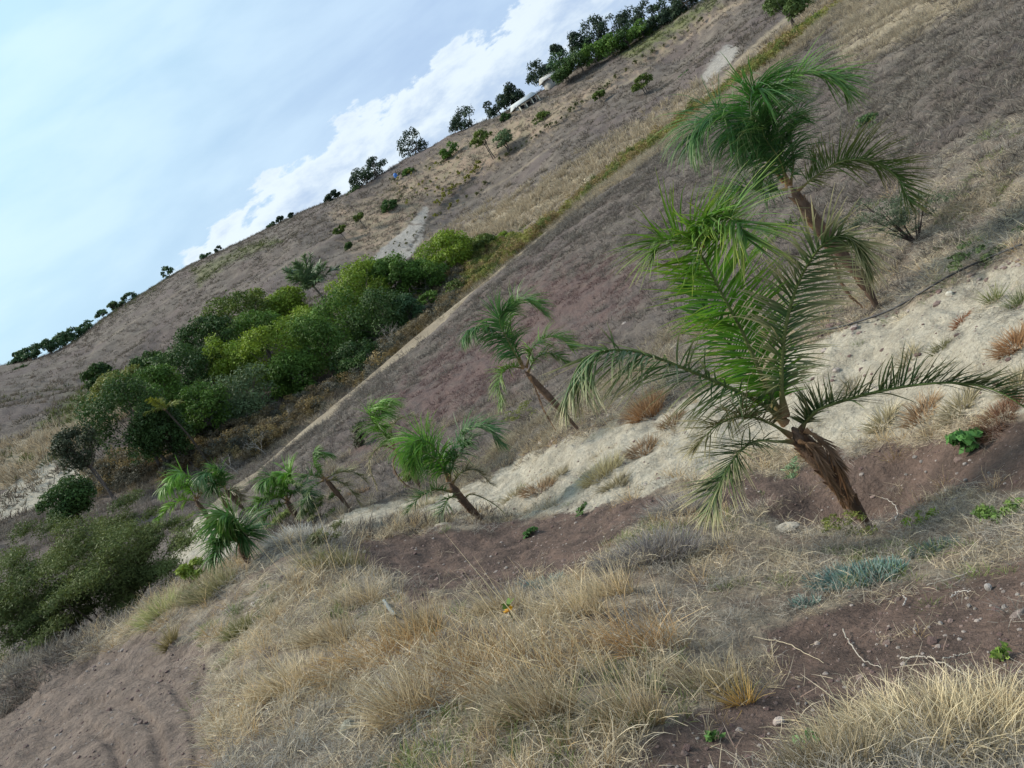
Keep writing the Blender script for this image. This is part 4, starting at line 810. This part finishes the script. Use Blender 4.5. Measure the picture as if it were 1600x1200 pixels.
for i, (x, y, wd_) in enumerate([(1352,868,6),(1510,648,5),(1430,715,7),(1440,722,6),(1508,726,7),(1447,738,5),(1416,742,5),(1465,775,8),(1483,790,9),(1478,768,7),(1510,752,8),(1490,798,10),(1545,740,5),(1570,950,9),(1515,948,8),(1524,952,6),(1470,975,8),(1500,1000,7),(1430,990,6),(1550,880,7),(1590,930,6),(1385,1010,5),(1320,1075,7),(1260,1100,6),(1350,1040,6)]):
    rock('stone', 'small grey stone lying loose on the red-brown soil at the right', x, y, wd_, (.3, .27, .25), .7, cat='stone', group='loose stones on the red-brown soil', sink=.5)

def stick(label, pts, wpx, col=(.5, .45, .38), name='stick', cat='stick', h=.02, mat=None):
    q = [G(x, y) + np.array([0, 0, h]) for x, y in pts]; b = q[0].copy(); w0 = wpx * (.62 if name == 'stick' else 1) * np.linalg.norm(b - CAM) / FPX / 2
    g = Geo(); c = catmull(q, 6 * len(q)); c = c + (rng.normal(size=c.shape) * w0 * .9 if name == 'stick' else 0); tube(g, c, np.linspace(w0, w0 * .5, len(c)) if name == 'stick' else w0, 6, col)
    return tag(obj(name, g.mesh(name, mat or M_bark, b, True), None, b), label, cat)
stick('bleached forked stick lying on soil above the bottom right straw', [(1410, 1035), (1450, 1032), (1480, 1045), (1515, 1062)], 4)
stick('thin bleached twig crossing the forked stick', [(1475, 1036), (1500, 1030), (1522, 1026)], 3)
stick('curved straw-coloured stick from the red soil to the straw edge', [(1320, 990), (1335, 1015), (1350, 1035), (1380, 1048)], 3)
stick('small white twig on the red soil, left of the round stone', [(1488, 938), (1500, 930), (1520, 928)], 3, (.6, .55, .5))
stick('short white twig curled on the red soil', [(1414, 950), (1418, 942), (1414, 935)], 3, (.6, .55, .5))
stick('long pale twig above the red soil leading to the right edge', [(1450, 918), (1500, 905), (1530, 895)], 2.5, (.45, .4, .34))
stick('pale branching twig on the soil below the largest palm', [(1400, 818), (1404, 800), (1398, 790), (1380, 780)], 2.5, (.55, .5, .44))
stick('long blond stalk lying across the straw at the bottom', [(1180, 1000), (1230, 1010), (1290, 1040)], 2.5, (.5, .42, .3))
stick('weathered pale blue plank end poking from the straw', [(604, 944), (612, 955), (622, 968)], 6, (.22, .24, .235), 'plank_end', 'plank', .03)
stick('black irrigation hose running along the upper edge of the sand', [(1262, 525), (1310, 517), (1352, 505), (1400, 487), (1450, 458), (1490, 435), (1540, 412), (1600, 388)], 2.6, (.02, .02, .022), 'irrigation_hose', 'hose', .05, M_plas)
# orange flower on the straw slope
b = G(805, 975); g = Geo(); e = empty('orange_flower', b, 'single orange flower with green leaves standing in the straw', 'flower')
top_ = P(795, 955, hdist(b)); tube(g, [b, (b + top_) / 2, top_], .003, 5, (.12, .16, .05)); obj('stem', g.mesh('stem', M_fol, b), e)
for k in range(9):
    g = Geo(); a = k * .7; ribbons(g, [top_], [[math.cos(a), math.sin(a), .5]], .035, .016, [0, 0, -.4], 3, [.6, .28, .02], [.7, .4, .03], prof=[.4, 1, .9, .3]); obj('petal', g.mesh('petal', M_fol, b), e)
for k in range(5):
    g = Geo(); a = k * 1.3; ribbons(g, [top_ + np.array([.02, 0, .03])], [[math.cos(a), math.sin(a), .5]], .05, .028, [0, 0, -.4], 3, [.10, .18, .03], [.14, .22, .04], prof=[.4, 1, .9, .3]); obj('leaf', g.mesh('leaf', M_fol, b), e)

# ------------------------------------------------------------------ houses on the ridge
def boxmesh(g, c, s, col, ax):
    """box centre c, full size s, along axes ax"""
    v = np.array([[x, y, z] for z in (-.5, .5) for y in (-.5, .5) for x in (-.5, .5)]) * np.array(s)
    V = np.array(c) + v @ np.array(ax)
    g.add(V, [[0, 2, 3, 1], [4, 5, 7, 6], [0, 1, 5, 4], [2, 6, 7, 3], [0, 4, 6, 2], [1, 3, 7, 5]], col)
def house(name, label, px, py, r, w_, d_, h_, wallc, roofc, yaw, wins, veranda=True):
    c = P(px, py, r); z = gz(c[0], c[1]); b = np.array([c[0], c[1], min(z, c[2])]); e = empty(name, b, label, 'house')
    X_ = np.array([math.cos(yaw), math.sin(yaw), 0]); Y_ = np.array([-math.sin(yaw), math.cos(yaw), 0]); ax = [X_, Y_, [0, 0, 1]]; o = np.zeros(3)
    g = Geo(); boxmesh(g, [0, 0, h_ / 2 - .8], (w_, d_, h_ + 1.6), wallc, ax); obj('wall', g.mesh('wall', M_wall), e)
    g = Geo(); ov = .5; rh = .9
    A_ = [X_ * sx * (w_ / 2 + ov) + Y_ * sy * (d_ / 2 + ov) + np.array([0, 0, h_ + .02]) for sx, sy in ((-1, -1), (1, -1), (1, 1), (-1, 1))]
    Rg = [X_ * sx * (w_ / 2 + ov) + np.array([0, 0, h_ + rh]) for sx in (-1, 1)]
    V = A_ + Rg; V2 = [v - np.array([0, 0, .15]) for v in A_]
    g.add(V + V2, [[0, 1, 5, 4], [2, 3, 4, 5], [0, 4, 3, 3], [1, 2, 5, 5], [6, 7, 1, 0], [7, 8, 2, 1], [8, 9, 3, 2], [9, 6, 0, 3], [9, 8, 7, 6]], roofc)
    me = g.mesh('roof', M_wall); obj('roof', me, e)
    for u in wins:
        g = Geo(); q = X_ * u * w_ - Y_ * (d_ / 2 + .02) + np.array([0, 0, h_ * .52]); boxmesh(g, q, (1.3, .06, 1.2), (.6, .58, .5), ax); f = obj('window', g.mesh('window', M_wall), e)
        g = Geo(); boxmesh(g, q - Y_ * .04, (1.05, .03, .95), (.03, .035, .04), ax); obj('pane', g.mesh('pane', M_plas), f)
    if veranda:
        for u in (-.5, -.17, .17, .5):
            g = Geo(); boxmesh(g, X_ * u * w_ - Y_ * (d_ / 2 + 1.6) + np.array([0, 0, h_ / 2 - .6]), (.22, .22, h_ + 1.0), (.6, .55, .42), ax); obj('post', g.mesh('post', M_wall), e)
        g = Geo(); boxmesh(g, -Y_ * (d_ / 2 + 1.0) + np.array([0, 0, h_ - .16]), (w_ + .6, 2.0, .14), roofc, ax); obj('veranda_roof', g.mesh('veranda_roof', M_wall), e)
        g = Geo(); boxmesh(g, -Y_ * (d_ / 2 + 1.0) + np.array([0, 0, -.2]), (w_ + .4, 1.9, .5), (.34, .33, .31), ax); obj('veranda_floor', g.mesh('veranda_floor', M_wall), e)
house('white_house', 'small white house with a pale roof and posted veranda on the ridge', 826, 174, 168, 4.4, 3.4, 2.0, (.40, .40, .37), (.42, .44, .44), .10, (-.3, .05, .35))
house('upper_house', 'cream house with a pale roof half hidden by the ridge trees', 874, 110, 182, 3.8, 3.0, 1.7, (.40, .37, .31), (.42, .41, .37), .10, (-.3, .3), False)
house('low_shed', 'low pale-roofed shed just right of the white house among trees', 866, 132, 176, 3.6, 3.0, 1.7, (.32, .30, .27), (.38, .37, .35), .10, (.0,), False)
# blue water tank
b = G(621, 282); b = P(621, 279, 172); b[2] = min(b[2], gz(b[0], b[1]) + .4); g = Geo()
tube(g, [[0, 0, 0], [0, 0, 1.0], [0, 0, 1.1], [0, 0, 1.3]], [.42, .42, .36, .06], 12, (.03, .14, .42)); tag(obj('water_tank', g.mesh('water_tank', M_plas, None, True), None, b), 'small bright blue tank on the ridge near the lone dark tree', 'tank')

# rows of planted shrubs on the terraces
pm = []
for k in range(5):
    g = Geo(); lob = make_lobes(np.array([0, 0, .3]), .42, .5, 6); leaves(g, lob, 90, .11, (.05, .06, .02), (.12, .12, .04)); pm.append(g.mesh('terrace_plant', M_fol))
    g = Geo(); lob = make_lobes(np.array([0, 0, .3]), .42, .5, 6); leaves(g, lob, 90, .12, (.12, .13, .02), (.26, .24, .04)); pm.append(g.mesh('terrace_plant', M_fol))
ORD = ['first', 'second', 'third', 'fourth', 'fifth', 'sixth', 'seventh', 'eighth', 'ninth', 'tenth', 'eleventh', 'twelfth', 'thirteenth', 'fourteenth', 'fifteenth', 'sixteenth', 'seventeenth', 'eighteenth']
def row(pts, n, label, group, yel=0, s=1.0, jit=1.5, cat='shrub'):
    p = catmull([(x, y, 0) for x, y in pts], n)
    for qi, q in enumerate(p):
        b = G(q[0] + random.gauss(0, jit), q[1] + random.gauss(0, jit))
        if hdist(b) > 240: continue
        o = obj('terrace_plant', pm[2 * random.randrange(5) + (random.random() < yel)], None, b); o.scale = [s * random.uniform(.6, 1.35)] * 3; o.rotation_euler.z = random.random() * 6
        ki = qi if pts[0][0] < pts[-1][0] else n - 1 - qi
        tag(o, label if 'tuft' in label else label + ', ' + ORD[ki] + ' from the left', cat, group)
row([(1098,38),(1060,62),(1030,80),(1000,98),(975,115),(952,135),(940,143)], 12, 'small dark shrub on the pale terrace edge', 'shrubs on the pale terrace edge', s=1.2, jit=.5)
row([(912,162),(885,185),(860,200),(835,218),(810,235),(785,250)], 17, 'small dark shrub in the row below the white house', 'shrubs in the row below the house', s=1.1, jit=.8)
row([(750,262),(735,280),(715,293),(700,308),(685,322)], 15, 'bright plant in the line beside the track', 'bright plants beside the orchard track', .85, 1.3, 1.2)
row([(610,285),(640,272),(680,262),(720,245)], 14, 'plant in the orchard row near the blue tank', 'plants in the upper orchard row', .6, .95, 3)
row([(620,300),(650,292),(690,280),(730,268)], 15, 'small plant in the middle orchard row', 'plants in the middle orchard row', .6, .9, 3)
row([(610,318),(650,310),(680,302),(700,296)], 13, 'small plant in the lower orchard row', 'plants in the lower orchard row', .5, .9, 3)
row([(760,300),(730,312),(700,330),(670,345)], 10, 'low dark plant below the orchard track', 'low plants below the orchard track', .4, 1.0, 4)
row([(600,410),(612,398),(626,388),(636,376),(650,366)], 16, 'small dark tuft dotted over the pale rock slope', 'tufts on the pale rock slope', 0, .6, 7)

# ------------------------------------------------------------------ ground cover that nobody could count (geometry-node instances of tufts)
src = bpy.data.collections.new('tuft_sources')
def tuftmesh(name, n, L, W, c0, c1, spread, out_, grav, seg=4, flat=False, wig=.12, lean=0, zmul=1.0):
    g = Geo(); th = rng.uniform(0, 6.283, n); q = np.sqrt(rng.uniform(0, 1, n)) * spread
    p0 = np.stack([np.cos(th) * q, np.sin(th) * q, rng.uniform(0, .03, n) if flat else np.full(n, -.01)], 1)
    if flat: D = norm(rng.normal(size=(n, 3)) * np.array([1, 1, .32]) + np.array([0, 0, .22]))
    else: D = np.stack([np.cos(th) * out_ + lean, np.sin(th) * out_, np.full(n, 1.0)], 1) + rng.normal(size=(n, 3)) * .35
    br = rng.uniform(.6, 1.35, n)[:, None]
    ribbons(g, p0, D, L * rng.uniform(.4, 1.2, n), W, np.array([0, 0, -grav])[None] * rng.uniform(.2, 1.6, n)[:, None], seg, np.array(c0) * br, np.array(c1) * br, wig=wig)
    o = bpy.data.objects.new(name, g.mesh(name, M_grass)); return o
def scatter(name, sources, pts, scl, idx, label=None):
    col = bpy.data.collections.new(name + '_sources')
    for s in sources: col.objects.link(s)
    me = bpy.data.meshes.new(name); me.vertices.add(len(pts)); me.vertices.foreach_set('co', np.asarray(pts, np.float32).ravel())
    a = me.attributes.new('scl', 'FLOAT', 'POINT'); a.data.foreach_set('value', np.asarray(scl, np.float32))
    a = me.attributes.new('rotz', 'FLOAT_VECTOR', 'POINT'); rz = np.zeros((len(pts), 3), np.float32); rz[:, 2] = rng.uniform(0, 6.283, len(pts)); rz[:, 0] = rng.normal(size=len(pts)) * .12; a.data.foreach_set('vector', rz.ravel())
    a = me.attributes.new('idx', 'INT', 'POINT'); a.data.foreach_set('value', np.asarray(idx, np.int32))
    o = obj(name, me); gt = bpy.data.node_groups.new(name, 'GeometryNodeTree')
    gt.interface.new_socket('Geometry', in_out='INPUT', socket_type='NodeSocketGeometry'); gt.interface.new_socket('Geometry', in_out='OUTPUT', socket_type='NodeSocketGeometry')
    N_ = gt.nodes; gi = N_.new('NodeGroupInput'); go = N_.new('NodeGroupOutput'); ip = N_.new('GeometryNodeInstanceOnPoints'); ci = N_.new('GeometryNodeCollectionInfo')
    ci.inputs['Collection'].default_value = col; ci.inputs['Separate Children'].default_value = True; ci.inputs['Reset Children'].default_value = True
    def attr(nm, ty):
        q_ = N_.new('GeometryNodeInputNamedAttribute'); q_.data_type = ty; q_.inputs['Name'].default_value = nm; return q_.outputs['Attribute']
    lk = gt.links.new; lk(gi.outputs[0], ip.inputs['Points']); lk(ci.outputs[0], ip.inputs['Instance']); ip.inputs['Pick Instance'].default_value = True
    lk(attr('idx', 'INT'), ip.inputs['Instance Index']); lk(attr('scl', 'FLOAT'), ip.inputs['Scale']); lk(attr('rotz', 'FLOAT_VECTOR'), ip.inputs['Rotation']); lk(ip.outputs[0], go.inputs[0])
    md = o.modifiers.new('scatter', 'NODES'); md.node_group = gt
    return tag(o, kind='stuff')
def sample(n, r0, r1, a0=-50, a1=52, logr=.0):
    """points over the view sector; logr=1 spreads them evenly in the picture, 0 evenly on the ground"""
    u = rng.uniform(0, 1, n); r = np.where(rng.uniform(0, 1, n) < logr, r0 * (r1 / r0) ** u, np.sqrt(r0 * r0 + u * (r1 * r1 - r0 * r0)))
    a = np.radians(rng.uniform(a0, a1, n)); x = r * np.sin(a); y = r * np.cos(a); p = np.stack([x, y, gzv(x, y)], 1)
    px, py, ok = proj(p); k = ok & (px > -120) & (px < 1720) & (py > -60) & (py < 1330)
    return p[k], r[k]
# 1 near straw
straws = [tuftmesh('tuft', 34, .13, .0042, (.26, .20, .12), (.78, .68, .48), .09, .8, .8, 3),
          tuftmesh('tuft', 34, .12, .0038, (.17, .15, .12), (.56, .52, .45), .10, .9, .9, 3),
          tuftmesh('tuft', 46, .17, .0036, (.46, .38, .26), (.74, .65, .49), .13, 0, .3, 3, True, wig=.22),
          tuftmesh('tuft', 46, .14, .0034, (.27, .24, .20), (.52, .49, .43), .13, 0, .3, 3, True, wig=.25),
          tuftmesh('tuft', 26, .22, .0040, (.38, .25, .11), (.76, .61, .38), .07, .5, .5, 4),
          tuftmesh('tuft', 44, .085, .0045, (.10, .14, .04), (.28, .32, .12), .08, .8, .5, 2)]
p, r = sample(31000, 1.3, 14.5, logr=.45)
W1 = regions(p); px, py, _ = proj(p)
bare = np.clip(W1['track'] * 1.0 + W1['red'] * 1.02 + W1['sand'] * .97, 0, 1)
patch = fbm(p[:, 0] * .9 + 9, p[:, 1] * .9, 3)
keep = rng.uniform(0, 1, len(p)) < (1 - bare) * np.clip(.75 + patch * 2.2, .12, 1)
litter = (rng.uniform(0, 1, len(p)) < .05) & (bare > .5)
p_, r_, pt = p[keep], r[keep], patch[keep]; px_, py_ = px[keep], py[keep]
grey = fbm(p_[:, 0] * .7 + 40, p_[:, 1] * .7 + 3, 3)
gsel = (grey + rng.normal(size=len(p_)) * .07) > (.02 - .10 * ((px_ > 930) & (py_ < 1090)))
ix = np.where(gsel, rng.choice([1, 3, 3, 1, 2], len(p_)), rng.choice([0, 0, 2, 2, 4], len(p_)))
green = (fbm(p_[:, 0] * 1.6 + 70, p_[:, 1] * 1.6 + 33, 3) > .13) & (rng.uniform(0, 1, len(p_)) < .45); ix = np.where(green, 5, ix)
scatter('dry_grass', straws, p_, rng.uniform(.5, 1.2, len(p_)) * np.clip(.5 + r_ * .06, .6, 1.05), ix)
# thin litter over the bare soil
twigs = [tuftmesh('litter', 12, .12, .0028, (.34, .28, .2), (.48, .42, .33), .13, 0, .2, 3, True), tuftmesh('litter', 9, .07, .004, (.2, .13, .1), (.34, .27, .22), .13, 0, .2, 3, True)]
p1 = p[litter]; scatter('straw_litter', twigs, p1, rng.uniform(.5, 1.2, len(p1)), rng.integers(0, 2, len(p1)))
# 2 gravel
import bmesh
gs = []
for k in range(3):
    bm = bmesh.new(); bmesh.ops.create_icosphere(bm, subdivisions=1, radius=.011)
    for v in bm.verts: v.co = Vector(v.co) * random.uniform(.75, 1.2); v.co.z *= .7
    mm = bpy.data.meshes.new('pebble'); bm.to_mesh(mm); bm.free(); mm.materials.append(M_rock)
    a = mm.color_attributes.new('col', 'FLOAT_COLOR', 'POINT'); cc = np.ones((len(mm.vertices), 4), dtype=np.float32); cc[:, :3] = [(.22, .16, .14), (.34, .29, .26), (.15, .10, .09)][k]; a.data.foreach_set('color', cc.ravel())
    gs.append(bpy.data.objects.new('pebble', mm))
p, r = sample(40000, 1.3, 13, logr=.6); W2 = regions(p); k = rng.uniform(0, 1, len(p)) < np.clip(W2['red'] * .55 + W2['track'] * .6 + W2['sand'] * .2 + .03, 0, 1); p = p[k]
scatter('gravel', gs, p, rng.gamma(1.6, .38, len(p)) * (.6 + r[k] * .05), rng.integers(0, 3, len(p)))
p, r = sample(60000, 5, 22, logr=.5); px, py, _ = proj(p)
dl = np.minimum(segdist(px, py, [(860,690),(960,640),(1100,585),(1260,532),(1400,485),(1500,440),(1620,395)], False) / 14, segdist(px, py, [(1180,640),(1300,600),(1450,560)], False) / 60 + .8)
k = rng.uniform(0, 1, len(p)) < np.clip(.75 - dl * .6, .004, 1) * (r > 5) * (W_ is not None); p = p[k]
scatter('rubble', gs, p, rng.gamma(1.8, .9, len(p)), rng.integers(0, 3, len(p)))
# 3 tufts on the field and the middle distance
mids = [tuftmesh('field_tuft', 26, .30, .014, (.125, .108, .09), (.29, .26, .21), .22, .9, .5, 3),
        tuftmesh('field_tuft', 26, .26, .014, (.10, .083, .072), (.21, .178, .15), .22, .9, .5, 3),
        tuftmesh('field_tuft', 26, .42, .012, (.26, .21, .14), (.42, .36, .26), .2, .7, .5, 3),
        tuftmesh('field_tuft', 26, .22, .014, (.12, .075, .07), (.2, .135, .12), .22, .9, .5, 3)]
p, r = sample(60000, 10, 62, logr=.45); W3 = regions(p); px, py, _ = proj(p)
pn = fbm(p[:, 0] * .35, p[:, 1] * .35, 4)
k = rng.uniform(0, 1, len(p)) < (1 - np.clip(W3['sand'] + W3['path'] + W3['red'] + .7 * W3['rust'], 0, 1)) * np.clip(.55 + pn * 2, .1, 1)
pa = np.degrees(np.arctan2(p[:, 0], p[:, 1])); re_ = np.interp(pa, raz, [c for a, b, c in RIM]); k &= ~((r > re_ - np.where(re_ > 46, 9.0, 5.5)) & (r < re_ + .8) & (rng.uniform(0, 1, len(p)) < .93))
p, r, px, py, pn = p[k], r[k], px[k], py[k], pn[k]; rust = W3['rust'][k]; tan = W3['tan'][k] + W3['brush'][k]
nearb = segdist(px, py, [(560,760),(780,700),(900,640),(1000,590),(1250,520),(1400,430),(1600,330)], False) < 60
ch = rng.uniform(0, 1, len(p)); ix = np.where(rust > .3, 3, np.where(ch < .5, 0, 1)); ix = np.where(((tan > .3) | (nearb & (pn > -.08))) & (ch < .75), 2, ix)
scatter('field_stubble', mids, p, rng.uniform(.5, 1.1, len(p)) * np.clip(.45 + r * .02, .5, 1.5), ix)
# 4 far hillside scrub
fars = [tuftmesh('hill_tuft', 16, .7, .07, (.12, .098, .082), (.21, .178, .145), .5, .8, .4, 2), tuftmesh('hill_tuft', 16, .6, .07, (.09, .08, .06), (.16, .14, .10), .5, .8, .4, 2),
        tuftmesh('hill_tuft', 18, .9, .06, (.28, .22, .14), (.42, .35, .25), .5, .5, .4, 2), tuftmesh('hill_tuft', 18, .6, .07, (.06, .08, .025), (.14, .15, .05), .5, .8, .4, 2)]
p, r = sample(90000, 50, 232, logr=.2); W4 = regions(p); ch = rng.uniform(0, 1, len(p)); pn = fbm(p[:, 0] * .05, p[:, 1] * .05, 4)
den = np.clip(.32 + pn * 1.2, .05, .8) + W4['tan'] * .9 + W4['green'] * .7 + W4['orchard'] * .3
pa = np.degrees(np.arctan2(p[:, 0], p[:, 1])); re_ = np.interp(pa, raz, [c for a, b, c in RIM])
k = (ch < den) & ((r > re_ + 1.5) | (pa > raz[-1]) | (pa < raz[0])) & (W4['white'] < .3) & (W4['path'] < .3) & (W4['brush'] < .5); p = p[k]; ch = rng.uniform(0, 1, len(p)); pn = pn[k]
ix = np.where(ch < .6, 0, 1); ix = np.where((W4['tan'][k] > .25) & (ch < .85), 2, ix); ix = np.where((W4['green'][k] > .3) & (ch < .7), 3, ix); ix = np.where((pn > .16) & (ch < .3), 3, ix)
scatter('hillside_scrub', fars, p, rng.uniform(.45, 1.15, len(p)), ix)
# 5 golden brush filling the gully
def brushmesh(c0, c1):
    g = Geo(); leaves(g, make_lobes(np.array([0, 0, .5]), .8, .7, 8), 260, .09, c0, c1, .4, aspect=.3)
    return bpy.data.objects.new('brush', g.mesh('brush', M_fol))
br_ = [brushmesh((.14, .10, .04), (.30, .22, .09)), brushmesh((.13, .14, .03), (.26, .25, .06)), brushmesh((.08, .065, .035), (.17, .13, .07)), brushmesh((.06, .09, .02), (.13, .16, .03)), brushmesh((.05, .055, .035), (.12, .11, .08))]
p, r = sample(60000, 36, 98, logr=0); W5 = regions(p); pa = np.degrees(np.arctan2(p[:, 0], p[:, 1])); k = (W5['brush'] > .4) & (r > np.interp(pa, raz, [c for a, b, c in RIM]) + 1.2) & (W5['path'] < .2) & (rng.uniform(0, 1, len(p)) < .4); p = p[k]; px, py, _ = proj(p)
ch = rng.uniform(0, 1, len(p)); ix = np.where(px > 730, np.where(ch < .45, 0, np.where(ch < .8, 1, 3)), np.where(ch < .4, 2, np.where(ch < .6, 0, 4)))
scatter('gully_brush', br_, p, rng.uniform(.5, 1.1, len(p)), ix)
